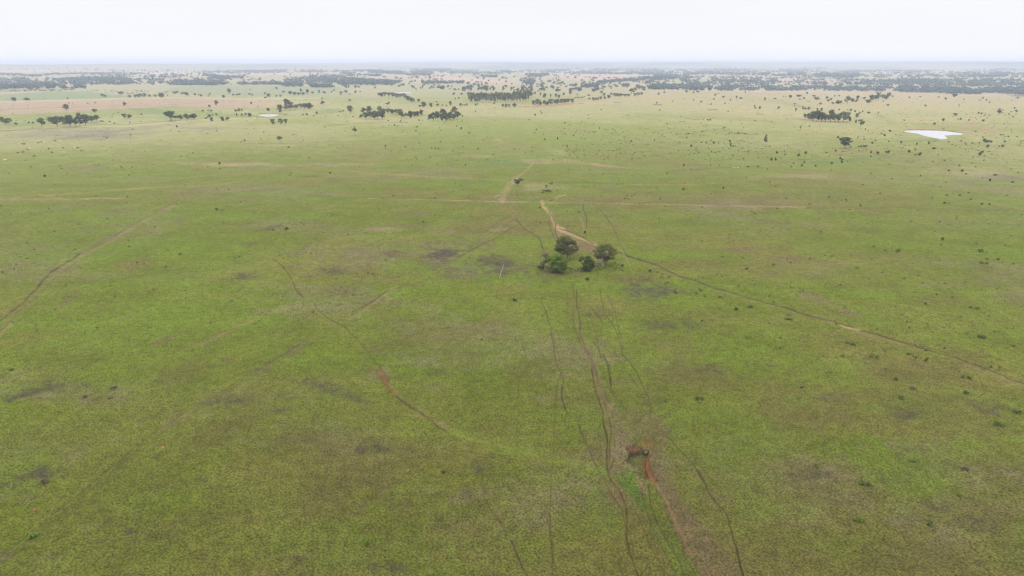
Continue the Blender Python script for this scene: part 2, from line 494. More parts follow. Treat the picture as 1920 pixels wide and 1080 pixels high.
# dam banks on the right
for b_ in [(1815,247,22,4,10),(1740,242,50,1.8,1),(1820,232,14,3,0),(1850,244,12,2.5,0),(1870,246,12,2.5,10),(1845,247,30,1.2,-4)]:
    blob(*b_, np.array([0.27,0.165,0.11]), 0.75, edge=0.25)
line([(1695,243.8),(1750,243.3),(1785,246),(1805,249)], 0.7, C_DARK * 1.6, 0.7, jit=0.2, brk=0.5)
line([(1812,230),(1830,231),(1858,238),(1880,246)], [0.6,0.7,0.6,0.6], np.array([0.17,0.12,0.08]), 0.7, jit=0.2)
line([(1806,234),(1830,238),(1848,242),(1858,246),(1838,249),(1820,251)], 0.7, np.array([0.27,0.16,0.11]), 0.7, jit=0.2)
line([(484,213.6),(505,212.5),(530,213.2),(540,215.5)], 0.6, C_DARK*1.5, 0.7, jit=0.2)

# ---- colour patches of the home paddock
LUSHES = [(80,430,110,28,-6),(60,500,90,35,-10),(200,470,80,14,-10),(1560,470,70,16,0),(1700,505,90,18,5),(1560,520,50,14,0),(1660,600,90,18,8),(1780,640,110,22,8),(1870,560,70,30,0),(1250,430,60,10,0),(1280,460,60,14,0),(1150,412,60,8,0),(560,562,34,16,25),(700,610,70,20,10),(440,520,90,14,-8),(300,450,80,12,-12),(900,640,60,22,0),(850,560,60,14,0),(1000,610,50,16,0),(500,1010,120,45,-8),(460,930,90,25,-8),(100,1060,90,20,-15),(1000,900,80,30,0),(1100,960,60,35,30),(1320,860,60,40,20),(1440,700,90,28,0),(1350,760,70,25,0),(1540,680,60,18,5),(1650,840,80,25,0),(1560,1020,90,25,0),(1870,830,70,30,0),(1800,740,80,14,10),(1400,980,60,30,0),(160,640,90,22,-8),(330,590,90,18,-8),(220,720,80,16,-10),(640,1000,80,30,0),(760,800,40,10,30),(1290,940,40,30,30),(1440,940,50,30,0),(60,800,60,16,0),(1000,780,50,24,0),(640,680,60,20,0)]
for b_ in LUSHES: blob(*b_, C_LUSH, 0.32, edge=1.0)
for b_ in [(470,520,110,30,-5),(560,470,120,18,-5),(600,600,90,18,10),(920,540,90,18,0),(700,760,120,30,15),(520,730,140,30,-5),(430,900,120,30,-8),(820,470,90,14,0),(1120,560,60,18,0),(1180,640,80,30,20),(250,760,100,22,-12),(700,330,150,8,0),(500,326,120,7,0),(1650,350,120,7,0),(760,830,100,25,0),(700,450,120,10,0),(1520,380,60,6,0),(960,575,60,18,0)]:
    blob(*b_, C_YELL, 0.4, edge=0.9)
for b_ in [(250,1010,120,38,-12),(120,700,80,16,-15),(700,880,90,36,-8),(880,1010,130,60,10),(820,640,90,40,0),(560,600,60,14,-30),(650,540,60,20,-25),(1250,640,60,18,20),(1330,600,70,20,5),(1100,760,50,50,40),(1220,760,28,50,-15),(1300,1010,70,60,40),(1180,520,60,14,0),(1320,700,60,24,0),(1480,1000,90,30,0),(1700,690,70,16,10),(1780,780,90,24,10),(1600,930,90,22,5),(1860,960,90,50,0),(1500,780,80,26,5),(1700,1040,90,25,0),(400,820,90,25,-20),(560,820,60,20,0),(330,700,110,14,-20),(1750,560,80,12,5),(1640,540,90,12,5),(1340,500,50,12,10),(760,940,60,40,0),(1000,690,60,20,0),(760,540,60,10,-20),(300,910,70,20,-20),(640,950,60,24,0),(1240,700,50,20,10)]:
    blob(*b_, C_BROWN, 0.42, edge=1.1)
blob(895,492,120,30,5, np.array([0.118,0.092,0.060]), 0.6, edge=1.1); blob(990,520,80,14,8, np.array([0.118,0.092,0.060]), 0.45, edge=1.1)
for b_ in [(905,487,66,15,8),(845,476,50,9,-8),(65,885,78,20,-14),(100,890,30,12,-10),(50,740,90,16,-14),(610,725,60,16,14),(1215,548,66,24,6),(60,737,80,11,-14),(15,745,40,12,-10),(68,885,60,15,-15),(120,880,22,7,0),(155,850,20,6,-15),(905,487,62,17,8),(845,474,34,8,-8),(960,515,70,11,8),(1015,522,30,8,5),(1210,545,62,20,6),(1370,594,38,7,3),(1300,608,40,12,5),(1230,608,40,12,0),(600,722,50,12,12),(660,745,44,10,15),(520,425,34,6,-14),(465,457,26,6,-8),(620,402,30,5,0),(630,510,26,9,0),(545,580,20,6,0),(470,522,30,8,0),(475,580,34,5,-5),(1130,590,40,8,0),(1690,778,26,8,5),(1755,950,40,9,10),(1840,985,46,14,10),(1530,888,34,8,0),(720,1062,46,12,0),(560,1050,40,9,0),(190,985,50,10,-30),(530,770,30,6,0),(240,1000,30,10,-20),(820,700,40,12,10),(740,475,34,6,0),(580,330,30,3,0),(1480,590,30,6,10),(1410,610,30,7,0),(1860,760,30,10,10),(1340,690,30,8,0),(900,880,30,10,0),(380,900,16,7,0),(420,752,40,9,-8),(700,840,26,8,0),(1560,745,30,8,0)]:
    blob(*b_, C_ASH, 0.70, edge=0.9, speck=True)
for b_ in [(548,665,38,16,-35),(500,692,30,6,-30),(405,630,36,3,-25),(1450,517,30,8,5),(1510,553,42,8,12),(1592,588,26,7,10),(1480,485,40,7,0),(1390,470,30,7,0),(1110,468,34,12,20),(1065,455,24,12,30),(1120,490,30,5,0),(750,423,60,5,-3),(560,415,40,4,0),(1010,302,14,3,0),(944,372,26,4,0),(1060,381,60,3,1),(705,655,12,5,20),(1500,390,70,2.5,1),(1130,640,16,14,40),(1025,515,24,6,0),(780,400,60,5,0),(1250,520,20,5,0),(300,640,50,5,-20),(1080,515,12,9,0),(280,480,50,4,-25),(130,560,40,8,-40),(200,450,60,5,-25)]:
    blob(*b_, C_SOIL * np.array([0.72, 0.78, 0.78]), 0.6, edge=0.6)
poly([(1043,430),(1060,434),(1085,444),(1117,459),(1108,472),(1080,468),(1060,458),(1045,446)], C_SOIL*0.95, 0.42)

blob(1043,512,26,4,0, np.array([0.12,0.075,0.045]), 0.7); blob(1064,487,10,2.5,0, np.array([0.14,0.09,0.05]), 0.6); blob(1098,508,14,3,0, np.array([0.09,0.075,0.035]), 0.6)  # brown litter under the near trees, with their soft ambient shade painted in
# ---- tracks
TRK = C_SOIL * np.array([1.25, 1.25, 1.25])
line([(0,374.5),(90,373),(230,371.5)], 1.3, TRK, 0.55, jit=0.3, brk=0.4)
line([(-40,376),(150,371.5),(340,368),(560,368.5),(700,371)], 0.55, C_SOIL*0.62, 0.55, jit=0.25, brk=0.3)
line([(690,371.5),(820,374.5),(950,378),(1060,380),(1200,381.8),(1290,383.5),(1400,386),(1510,388.5)], [0.8,1.0,1.0,1.6,1.2,0.7,1.0,2.0], TRK, 0.48, jit=0.2, brk=0.5)
line([(560,368),(700,370),(950,376.3),(1060,378.5),(1250,381.2),(1380,384),(1510,386.3),(1620,388.8),(1780,391.8),(1960,397)], 0.5, C_DARK*1.8, 0.45, jit=0.15, brk=0.25)
line([(0,370.5),(90,366),(170,360),(260,354),(350,348.5),(470,342)], 1.2, TRK*0.9, 0.5, jit=0.5, brk=0.5)
line([(330,306),(420,308),(560,309.5),(700,309)], 1.8, C_STRAW*0.9, 0.2, jit=0.4, brk=0.8)
line([(655,321),(700,324.5),(760,328),(830,333),(900,336),(960,340)], 0.8, TRK, 0.6, jit=0.4, brk=0.4)
line([(800,329),(850,333.5)], 0.6, C_DARK*2, 0.4, jit=0.4, brk=0.4)
line([(990,340),(1060,342.5),(1110,343.5),(1170,344.3),(1240,345.2),(1330,346)], 0.45, C_DARK*1.4, 0.6, jit=0.25, brk=0.4)
line([(1170,345),(1260,346.5),(1340,344.5)], 0.5, TRK, 0.6, jit=0.25, brk=0.3)
line([(1000,300),(1060,303),(1120,308),(1170,313),(1220,320),(1260,321.5)], [3,2,2,1.4,1.0,0.8], C_SOIL*1.2, 0.25, jit=0.5, brk=0.2)
line([(1020,301),(1090,305),(1165,312),(1220,321),(1310,322.5)], 0.45, C_SOIL*0.5, 0.6, jit=0.3, brk=0.3)
line([(1250,321.8),(1290,320),(1330,317),(1400,312.5),(1440,309),(1475,305)], 0.7, C_DARK*1.6, 0.6, jit=0.4, brk=0.5)
line([(1373,313.6),(1392,313.6)], 0.5, C_STRAW*1.3, 0.8, jit=0.1)
line([(1495,300),(1525,299),(1540,298)], 0.6, C_DARK*1.5, 0.7, jit=0.3)
line([(1570,291),(1595,287),(1615,283.5),(1640,280)], [0.8,1.2,0.9,0.8], C_RED*1.0, 0.6, jit=0.4, brk=0.2)
line([(1540,293),(1600,286),(1660,278)], 3.0, C_SOIL, 0.35, jit=0.4, brk=0.2)
# road past the lone tree
line([(998,306),(990,318),(976,328),(964,338),(955,349),(948,361),(943,375)], [1.0,1.4,2.0,2.8,3.4,4.0,6], TRK, 0.52, jit=0.3, soft=0.7)
line([(993,313),(974,328),(959,341),(950,353),(944,364),(942,375)], 0.6, C_SOIL*0.7, 0.6, jit=0.2)
line([(990,318),(978,329),(962,344),(955,354),(951,364),(948,375)], 0.5, C_SOIL*0.72, 0.5, jit=0.2)
line([(925,369),(935,364),(943,360)], 1.0, TRK, 0.5, jit=0.3)
line([(1040,371),(1046,368),(1060,367)], 0.7, TRK, 0.6, jit=0.3)
# big washed path from the track to the trees
line([(1014,381),(1018,389),(1026,396),(1033,402),(1037,412),(1042,424),(1052,431),(1066,436)], [2.8,2.2,3.2,3.6,3.4,4.6,4.2,2.6], C_SOIL*1.25, 0.7, dig=0.25, jit=0.6)
line([(1028,396),(1036,405),(1040,416),(1039,430),(1042,440),(1048,452)], 0.7, C_DARK*1.8, 0.8, dig=0.4, jit=0.9)
line([(1052,431),(1068,437),(1085,446),(1102,452),(1117,459)], [2.6,2.4,2,2,1.6], C_SOIL*1.15, 0.8, dig=0.15, jit=0.5)
DR = C_DARK * 1.25
line([(1050,428),(1062,432),(1076,439),(1092,447),(1113,456)], 0.8, DR, 0.85, dig=0.4, jit=0.5)
line([(1162,476),(1215,494),(1300,527),(1350,545),(1440,570),(1520,594),(1560,606),(1620,623),(1690,644),(1780,670),(1870,703),(1940,730)], [2,1.5,1.6,2.6,1.8,2.2,3.2,4.5,3.0,2.6,4.5,4.5], C_SOIL*0.75, 0.45, jit=0.6, brk=0.3)
line([(1162,474),(1185,483),(1215,492),(1255,508),(1300,525),(1350,542),(1400,556),(1440,567),(1500,586),(1560,603),(1620,619),(1690,640),(1760,661),(1820,680),(1870,699),(1940,727)], 1.35, DR, 0.95, dig=0.45, jit=0.7)
line([(1575,609),(1600,615),(1612,618)], 2.0, TRK, 0.6, jit=0.5)
line([(1415,505),(1450,520),(1480,540),(1520,565),(1560,592)], 0.5, C_SOIL*0.7, 0.4, jit=0.6, brk=0.3)
# long washed track on the left
line([(338,376),(320,389),(300,399),(280,408),(262,417),(247,427),(235,433),(200,455),(170,471),(140,488),(118,498)], [2.4,3.5,4.2,4.2,3.4,2.6,2.2,2.2,3,4,5], C_SOIL*0.8, 0.42, jit=0.9, brk=0.45)
line([(118,498),(100,512),(78,535),(60,552),(40,575),(15,603),(-20,640)], [7,9,10,9,8,8,8], C_SOIL*0.62, 0.38, jit=1.0, brk=0.4)
line([(335,375),(305,392),(272,408),(240,428),(200,452),(165,470)], 0.7, DR*1.6, 0.55, dig=0.2, jit=0.7, brk=0.35)
line([(150,478),(118,496),(100,508),(88,520),(70,537),(57,553),(45,567),(25,582),(-5,606),(-25,620)], [0.8,1.0,1.3,1.0,1.3,1.5,1.2,1.1,1.1,1.1], DR, 0.9, dig=0.6, jit=1.0)
line([(140,495),(105,520),(75,548),(50,575),(30,592),(12,614),(-10,636)], 0.7, DR*1.4, 0.5, dig=0.2, jit=1.0, brk=0.4)
line([(20,607),(8,618),(-8,632)], 2.0, TRK*0.8, 0.45, jit=0.7)
# short orange track, mid left
line([(540,578),(505,590),(475,600),(450,610),(425,621),(400,632),(378,643),(345,654)], [0.7,0.9,1.1,1.5,1.9,1.6,1.8,0.8], C_SOIL*0.9, 0.5, dig=0.15, jit=0.7, brk=0.2)
line([(470,600),(440,614),(415,624),(398,632)], 0.8, C_RED*0.9, 0.6, dig=0.2, jit=0.5)
line([(345,654),(310,672),(270,688),(230,705)], 1.0, C_SOIL*0.7, 0.4, jit=0.7, brk=0.4)
line([(265,575),(225,600),(190,625),(150,655),(110,685)], 0.7, C_SOIL*0.65, 0.5, jit=0.7, brk=0.2)
# long diagonal double track, lower left
for dy, s_ in ((0, 0.60), (10, 0.50), (18, 0.25)):
    line([(-20,1062+dy),(70,988+dy),(140,935+dy),(200,885+dy),(255,838+dy*0.9),(300,806+dy*0.8),(345,778+dy*0.6),(400,741+dy*0.5),(470,697+dy*0.4),(520,668+dy*0.3),(560,645)], 0.8, DR*1.4, s_, dig=0.22, jit=0.7, brk=0.2)
line([(290,815),(325,792),(360,768)], 3.5, C_SOIL*0.62, 0.35, jit=0.8)
line([(470,697),(520,665),(570,640),(640,612)], 3.0, C_SOIL*0.6, 0.25, jit=0.8, brk=0.5)
line([(480,690),(500,694),(510,700)], 0.8, DR*1.3, 0.5, jit=0.8)
# rill feeding the small gully
RILL = np.array([0.052, 0.034, 0.018])
line([(515,485),(532,498),(542,510),(550,527),(553,540),(558,549),(568,555)], 0.8, RILL, 0.75, dig=0.35, jit=0.8)
line([(588,567),(592,577),(600,585),(622,600),(645,611),(658,625),(675,640),(690,659),(703,680),(714,694)], 0.75, RILL, 0.65, dig=0.35, jit=0.8, brk=0.15)
line([(592,583),(620,602),(648,618),(668,640),(690,670)], 1.0, C_SOIL*0.75, 0.35, jit=0.8, brk=0.4)
line([(655,600),(690,575),(712,560),(730,545),(745,537)], [1.0,1.4,1.8,1.6,0.8], C_SOIL*0.8, 0.5, jit=0.6)
line([(660,583),(690,568),(712,555),(728,543)], 0.9, DR, 0.75, dig=0.3, jit=0.6)
line([(745,537),(800,510),(850,488),(905,460),(930,440),(965,412)], 0.5, DR*1.5, 0.45, dig=0.1, jit=0.9, brk=0.35)
line([(640,500),(690,478),(750,448),(820,420),(880,398)], 0.6, C_SOIL*0.7, 0.4, jit=0.9, brk=0.35)
# small gully
line([(712,696),(718,703),(722,711)], [3.4,4.2,3.4], C_RED*1.05, 0.8, dig=0.9, jit=0.5)
line([(700,700),(716,697),(734,700)], 5.5, C_SOIL*0.7, 0.5, jit=0.8)
line([(722,711),(725,722),(733,734),(741,739)], [2.6,2.8,2.4,2.2], C_RED*1.2, 0.85, dig=0.8, jit=0.6)
line([(741,739),(756,750),(768,761),(785,771),(805,786),(822,800),(838,807)], [1.7,1.6,1.3,1.2,1.0,0.9,0.8], DR*1.2, 0.8, dig=0.5, jit=0.7)
line([(728,722),(745,738),(765,752),(785,766),(805,780),(828,796)], [2.5,3,3,3,3.5,4], C_SOIL*0.85, 0.38, jit=1.0, brk=0.4, soft=0.9)
blob(792,782,12,3.2,15, TRK*0.8, 0.7, edge=0.5); blob(834,799,18,6,16, TRK*0.78, 0.8, edge=0.5)
line([(838,806),(862,815),(890,826),(930,840),(985,851),(1040,862),(1090,872),(1145,888)], [2,4,6,9,9,8,8,9], np.array([0.135,0.185,0.026]), 0.28, jit=0.8, soft=0.9)
line([(850,812),(880,822),(930,836),(980,846)], 0.7, C_YELL*1.25, 0.28, jit=0.8)
line([(880,832),(893,850),(902,880),(908,910),(914,938),(922,958)], 0.7, RILL*1.3, 0.3, dig=0.15, jit=0.7)
line([(914,938),(920,955),(930,968),(938,978)], 1.6, C_RED*0.85, 0.75, dig=0.35, jit=0.6)
line([(925,965),(936,975),(946,992),(955,1005),(965,1030),(978,1060),(990,1090)], 0.9, RILL*1.2, 0.5, dig=0.3, jit=1.0, brk=0.3)
line([(960,1015),(970,1045),(985,1085)], 3.0, C_SOIL*0.55, 0.35, jit=0.8)
# rills above the trees
line([(951,384),(953,390),(960,398),(966,405),(967,414)], 0.9, RILL, 0.75, dig=0.3, jit=0.5)
line([(953,386),(960,397),(970,410)], 2.6, C_SOIL*0.7, 0.45, jit=0.5)
line([(967,410),(976,421),(986,431),(1002,439),(1012,447),(1017,458),(1019,468)], 0.85, RILL, 0.7, dig=0.3, jit=0.7)
line([(955,403),(935,417),(915,432),(900,440)], 0.5, RILL*1.4, 0.5, jit=0.6, brk=0.3)
line([(973,421),(950,435),(925,448),(905,457),(880,470)], 0.55, RILL*1.3, 0.6, jit=0.6)
line([(1091,386),(1094,397),(1098,408),(1099,417),(1098,430)], 0.7, RILL, 0.75, dig=0.25, jit=0.5)
line([(1088,408),(1092,417),(1094,430),(1099,437)], 1.6, C_SOIL*0.8, 0.6, jit=0.6)
line([(1122,390),(1134,404),(1144,418),(1152,432),(1157,444),(1163,456),(1172,472)], 0.6, RILL*1.2, 0.6, dig=0.2, jit=0.6)
line([(1168,476),(1176,488),(1180,500)], 1.6, C_SOIL*0.8, 0.45, jit=0.6)
line([(1033,404),(1030,416),(1034,430),(1040,446),(1043,452)], 0.7, RILL*1.2, 0.6, dig=0.25, jit=0.9)
line([(958,452),(970,462),(982,468)], 0.5, RILL*1.5, 0.4, jit=0.6)
# the braided rills down the middle
line([(1073,528),(1075,560),(1073,590),(1078,615),(1090,640),(1102,662),(1110,690)], 0.55, RILL*1.3, 0.6, dig=0.25, jit=0.9)
line([(1082,545),(1081,575),(1088,605),(1086,622),(1098,645),(1110,670),(1118,700),(1124,725)], [1.0,1.0,1.2,1.2,1.5,1.8,1.8,1.4], RILL, 0.8, dig=0.6, jit=1.0)
line([(1078,560),(1080,600),(1092,640),(1106,675),(1118,710),(1130,750),(1142,800),(1146,850),(1143,880)], [3,3,4,5,6,7,7,7,6], C_SOIL*0.66, 0.48, jit=1.0, brk=0.35, soft=0.9)
line([(1066,540),(1062,565),(1068,595),(1082,628),(1095,655)], 0.45, RILL*1.5, 0.45, dig=0.15, jit=1.0, brk=0.2)
line([(1110,690),(1114,720),(1118,740),(1128,765),(1134,790),(1139,820),(1137,850),(1139,870),(1141,882)], [1.2,1.2,1.1,1.1,1.1,1.1,1.2,1.3,1.5], RILL, 0.7, dig=0.45, jit=0.9)
line([(1124,725),(1130,745),(1136,765),(1143,795),(1146,820),(1144,845),(1141,868)], 0.9, RILL, 0.5, dig=0.4, jit=1.1)
line([(1118,700),(1136,742),(1145,760),(1150,790),(1152,830),(1157,850),(1150,866),(1143,880)], 0.7, RILL*1.1, 0.7, dig=0.3, jit=0.9)
line([(1120,705),(1130,730),(1140,760),(1150,790)], [1,3.5,4.5,2], C_SOIL*0.62, 0.55, jit=0.9)
line([(1104,572),(1112,580),(1120,590),(1127,600),(1128,606)], [1.2,1.5,2,2,1.2], C_RED*0.5+C_DARK*0.5, 0.7, dig=0.4, jit=0.6)
line([(1110,600),(1118,630),(1122,655)], 0.5, RILL*1.3, 0.5, dig=0.2, jit=0.8)
line([(1113,640),(1122,655),(1126,668)], 1.2, RILL, 0.75, dig=0.5, jit=0.6)
line([(1133,668),(1140,685),(1143,705),(1145,728),(1150,736)], [1.1,1.3,1.3,1.2,1.6], RILL, 0.8, dig=0.5, jit=0.7)
line([(1150,736),(1163,757),(1178,775),(1190,800),(1198,825)], 0.7, RILL*1.3, 0.6, dig=0.25, jit=0.8)
line([(1150,750),(1170,780),(1182,805),(1195,826)], 0.5, RILL*1.6, 0.45, dig=0.15, jit=0.8)
line([(1125,545),(1132,580),(1142,598),(1150,610),(1158,628),(1165,655)], 0.75, RILL*1.1, 0.65, dig=0.3, jit=0.8)
line([(1138,550),(1152,585),(1160,612),(1166,640),(1168,655)], 0.55, RILL*1.3, 0.55, dig=0.2, jit=0.8)
line([(1165,665),(1180,680),(1192,697),(1205,722),(1217,745),(1222,762),(1220,782),(1228,800)], 0.7, RILL*1.15, 0.7, dig=0.3, jit=0.7)
line([(1150,655),(1170,685),(1190,715),(1207,745),(1215,768),(1219,785)], 0.5, RILL*1.5, 0.5, dig=0.2, jit=0.8)
line([(1228,790),(1245,812),(1262,830),(1283,852),(1300,872),(1312,890),(1322,905),(1328,922),(1340,938),(1352,952),(1362,963),(1369,990),(1378,1020),(1386,1050),(1396,1092)], [0.8,0.8,0.9,1,1.1,1,1,1,1.2,1.2,1.4,1.4,1.5,1.6,1.6], RILL, 0.75, dig=0.45, jit=0.7)
line([(1228,805),(1250,830),(1275,860),(1300,890),(1318,915),(1328,945),(1345,975)], 0.5, RILL*1.6, 0.4, dig=0.15, jit=0.8, brk=0.2)
line([(1022,575),(1028,600),(1034,630),(1040,665),(1047,690),(1055,712),(1052,735),(1058,760),(1064,775)], 0.75, RILL, 0.7, dig=0.35, jit=1.0)
line([(1050,700),(1043,740),(1042,780),(1040,810),(1036,850)], 0.55, RILL*1.4, 0.5, dig=0.2, jit=0.8)
line([(1012,545),(1018,570),(1030,600)], 0.5, RILL*1.4, 0.5, dig=0.2, jit=0.8)
line([(1035,545),(1045,570),(1055,600),(1068,640),(1075,690)], 0.45, RILL*1.7, 0.4, dig=0.15, jit=1.0, brk=0.3)
line([(980,640),(985,670),(985,690),(975,715),(972,745)], 0.55, RILL*1.4, 0.5, dig=0.2, jit=0.8)
line([(1088,800),(1095,825),(1105,848),(1117,870),(1128,888)], 0.7, RILL*1.1, 0.65, dig=0.3, jit=0.8)
line([(1028,885),(1022,905),(1019,935),(1024,965),(1030,990),(1034,1030),(1037,1090)], 0.9, RILL*1.3, 0.42, dig=0.3, jit=1.0, brk=0.3)
line([(1036,860),(1033,900),(1032,960),(1034,1010),(1036,1060)], 0.7, C_RED*0.4+C_DARK*0.6, 0.55, dig=0.3, jit=0.7, brk=0.2)
line([(960,1015),(968,1040),(978,1065)], 1.0, RILL, 0.6, dig=0.3, jit=0.7)
# below the junction
line([(1140,880),(1142,893),(1150,904),(1158,914),(1166,930),(1174,948),(1177,975),(1175,1000),(1180,1030),(1190,1060),(1198,1095)], [2.2,2.2,2.0,1.5,1.3,1.3,1.5,1.4,1.3,1.4,1.4], C_RED*0.6+C_DARK*0.6, 0.65, dig=0.5, jit=0.7)
line([(1133,890),(1137,905),(1146,925),(1158,940),(1168,965),(1180,1000),(1190,1040)], 0.8, RILL*1.2, 0.55, dig=0.3, jit=0.8)
line([(1138,915),(1150,935),(1162,950)], 2.0, C_RED*0.6, 0.5, jit=0.7)
line([(1125,900),(1140,940),(1152,980),(1160,1020),(1168,1080)], 0.6, RILL*1.6, 0.4, dig=0.15, jit=0.8, brk=0.2)
line([(1185,940),(1200,975),(1215,1010),(1235,1050),(1250,1090)], 0.8, RILL*1.2, 0.5, dig=0.25, jit=0.8)
line([(1160,930),(1178,960),(1190,1000)], 6, C_SOIL*0.5, 0.4, jit=0.8)
# erosion apron, brown crusted soil right of and above the gully
def poly2(pts, col, s_, soft=3.0, speck=0.0, dig=0.0, grass=None):
    """painted patch with a ragged, feathered outline; may also be cut down into the ground"""
    pu = [p[0] for p in pts]; pv = [p[1] for p in pts]
    win = window(min(pu) - 12, max(pu) + 12, min(pv) - 12, max(pv) + 12); _touched.clear()
    r0, r1, c0, c1 = win
    U, V = GU[r0:r1, c0:c1], GV[r0:r1, c0:c1]
    nm, ns, nf_ = n_mid[r0:r1, c0:c1], n_sml[r0:r1, c0:c1], n_fin[r0:r1, c0:c1]
    ins = in_poly(U + soft * (1.1 * ns + 0.8 * nf_), V + soft * (1.0 * nf_ - 0.8 * ns), pts).astype(float)
    k = max(int(round(soft * 0.8)), 1)
    for _ in range(k):
        ins[1:-1, 1:-1] = (ins[1:-1, 1:-1] * 2 + ins[:-2, 1:-1] + ins[2:, 1:-1] + ins[1:-1, :-2] + ins[1:-1, 2:]) / 6
    w = ins * s_
    if speck: w = w * (1 - speck + speck * sstep(-0.5, 0.4, nf_ + 0.5 * ns))
    ALB[r0:r1, c0:c1] = mixc(ALB[r0:r1, c0:c1], col, w)
    if dig: DIG[r0:r1, c0:c1] = np.maximum(DIG[r0:r1, c0:c1], ins * dig)
    if grass is not None: GRASS[r0:r1, c0:c1] = GRASS[r0:r1, c0:c1] * (1 - ins) + grass * ins
BRN = np.array([0.150, 0.108, 0.054]); TAN = np.array([0.215, 0.158, 0.088]); VIV = np.array([0.106, 0.168, 0.014])
poly2([(1170,765),(1225,768),(1245,790),(1262,812),(1250,835),(1238,860),(1222,842),(1222,826),(1198,824),(1182,800)], BRN, 0.62, 5, 0.4)
poly2([(1138,745),(1158,762),(1172,790),(1190,826),(1182,842),(1168,862),(1160,880),(1146,888),(1150,862),(1158,838),(1152,800),(1146,770)], TAN*0.85, 0.70, 5, 0.35)
poly2([(1150,822),(1172,818),(1188,832),(1176,850),(1164,872),(1150,884),(1156,850)], TAN, 0.55, 4, 0.3)
poly2([(1222,846),(1238,852),(1254,892),(1280,944),(1318,984),(1362,1034),(1410,1100),(1330,1100),(1300,1062),(1268,996),(1246,950),(1228,908)], BRN, 0.85, 5, 0.35)
poly2([(1090,800),(1120,800),(1138,830),(1136,866),(1120,870),(1100,838)], BRN, 0.45, 6, 0.5)
# green flush of the floor and the swale running to the bottom of the picture
poly2([(1205,872),(1218,890),(1232,920),(1246,952),(1264,990),(1290,1035),(1325,1100),(1285,1100),(1258,1050),(1230,1010),(1212,965),(1204,925),(1200,895)], VIV*np.array([0.97,0.93,1.0]), 0.62, 6, 0.5, dig=0.35)
poly2([(1150,888),(1172,884),(1190,888),(1196,905),(1200,930),(1210,962),(1198,950),(1180,928),(1160,908)], VIV*np.array([0.82,1.05,1.0]), 0.85, 4, 0.25, dig=0.25)
poly2([(1060,868),(1100,872),(1140,884),(1142,900),(1100,905),(1060,890)], VIV, 0.4, 7, 0.4)
poly2([(1110,905),(1140,905),(1150,940),(1160,985),(1130,1000),(1100,960)], VIV, 0.32, 9, 0.5)
# the cut: floor lowered under a red head wall
poly2([(1184,843),(1200,841),(1221,839),(1214,852),(1212,870),(1218,892),(1208,896),(1200,880),(1188,868),(1176,862)], np.array([0.115,0.120,0.036]), 0.8, 1.4, 0.3, dig=1.7)
poly2([(1174,842),(1182,836),(1190,834),(1193,827),(1200,823),(1211,822),(1225,821),(1228,831),(1223,841),(1206,840),(1196,843),(1186,844),(1178,846)], C_RED*np.array([1.1,1.05,1.0]), 0.95, 1.8, 0.6, dig=0.75, grass=0.1)
poly2([(1209,846),(1216,845),(1218,858),(1221,872),(1226,888),(1232,902),(1226,905),(1217,896),(1211,880),(1207,862)], C_RED*np.array([1.2,1.1,1.0]), 0.9, 2.2, 0.45, dig=0.7, grass=0.2)
line([(1228,903),(1240,922),(1250,942),(1262,965),(1270,985),(1282,1012),(1296,1040)], [2.4,1.6,2.0,3.2,3.4,2.2,1.6], C_SOIL*np.array([1.0,0.85,0.8]), 0.6, dig=0.25, jit=1.2, brk=0.35)
line([(1176,843),(1186,843),(1198,841),(1210,840),(1222,840)], 1.3, C_DARK*1.5, 0.75, dig=0.9, jit=0.7)  # shadow along the foot of the head wall, painted dark and cut in
for xx in (1189, 1195, 1201, 1207, 1213, 1219):
    line([(xx + 1, 826 + (1222 - xx) * 0.18),(xx - 1, 833 + (1222 - xx) * 0.1),(xx - 2, 839)], 0.7, C_DARK*1.7, 0.55, dig=0.5, jit=0.7)
line([(1196,829),(1203,834),(1208,838)], 0.9, C_DARK*1.4, 0.7, dig=0.5, jit=0.8)
line([(1183,839),(1188,842),(1190,846)], 0.9, C_DARK*1.6, 0.6, dig=0.4, jit=0.8)
line([(1214,829),(1212,835),(1211,840)], 0.8, C_DARK*2.0, 0.5, dig=0.4, jit=0.8)
for yy in (856, 868, 878, 890):
    line([(1212 + (yy-856)*0.25, yy),(1222 + (yy-856)*0.3, yy-2)], 0.7, C_DARK*1.8, 0.5, dig=0.3, jit=0.5)
line([(1162,872),(1170,868),(1175,861),(1182,856)], 1.4, C_RED*0.9, 0.65, dig=0.6, jit=0.9)
line([(1172,864),(1182,868),(1188,872)], 1.6, C_DARK*1.5, 0.6, dig=0.5, jit=0.7)
line([(1148,888),(1158,880),(1166,874)], 1.2, C_RED*0.8, 0.5, dig=0.4, jit=0.9)
poly2([(1193,893),(1204,892),(1212,905),(1214,922),(1204,926),(1196,915)], np.array([0.255,0.170,0.105]), 0.65, 2.5, 0.5)
line([(1216,905),(1218,925),(1222,950),(1236,985),(1256,1020),(1276,1055),(1292,1095)], 1.1, DR, 0.6, dig=0.6, jit=0.7)
line([(1200,905),(1208,935),(1214,960),(1226,995),(1246,1032),(1266,1068),(1280,1095)], 0.8, DR*1.2, 0.4, dig=0.4, jit=0.6)
line([(1228,965),(1250,1000),(1268,1032),(1290,1062)], 0.8, DR*1.2, 0.4, dig=0.4, jit=0.5)
poly2([(1312,1066),(1340,1068),(1362,1095),(1310,1095)], np.array([0.26,0.155,0.085]), 0.55, 4, 0.5)
poly2([(1278,978),(1290,985),(1300,1012),(1286,1010)], np.array([0.26,0.155,0.085]), 0.4, 3, 0.5)
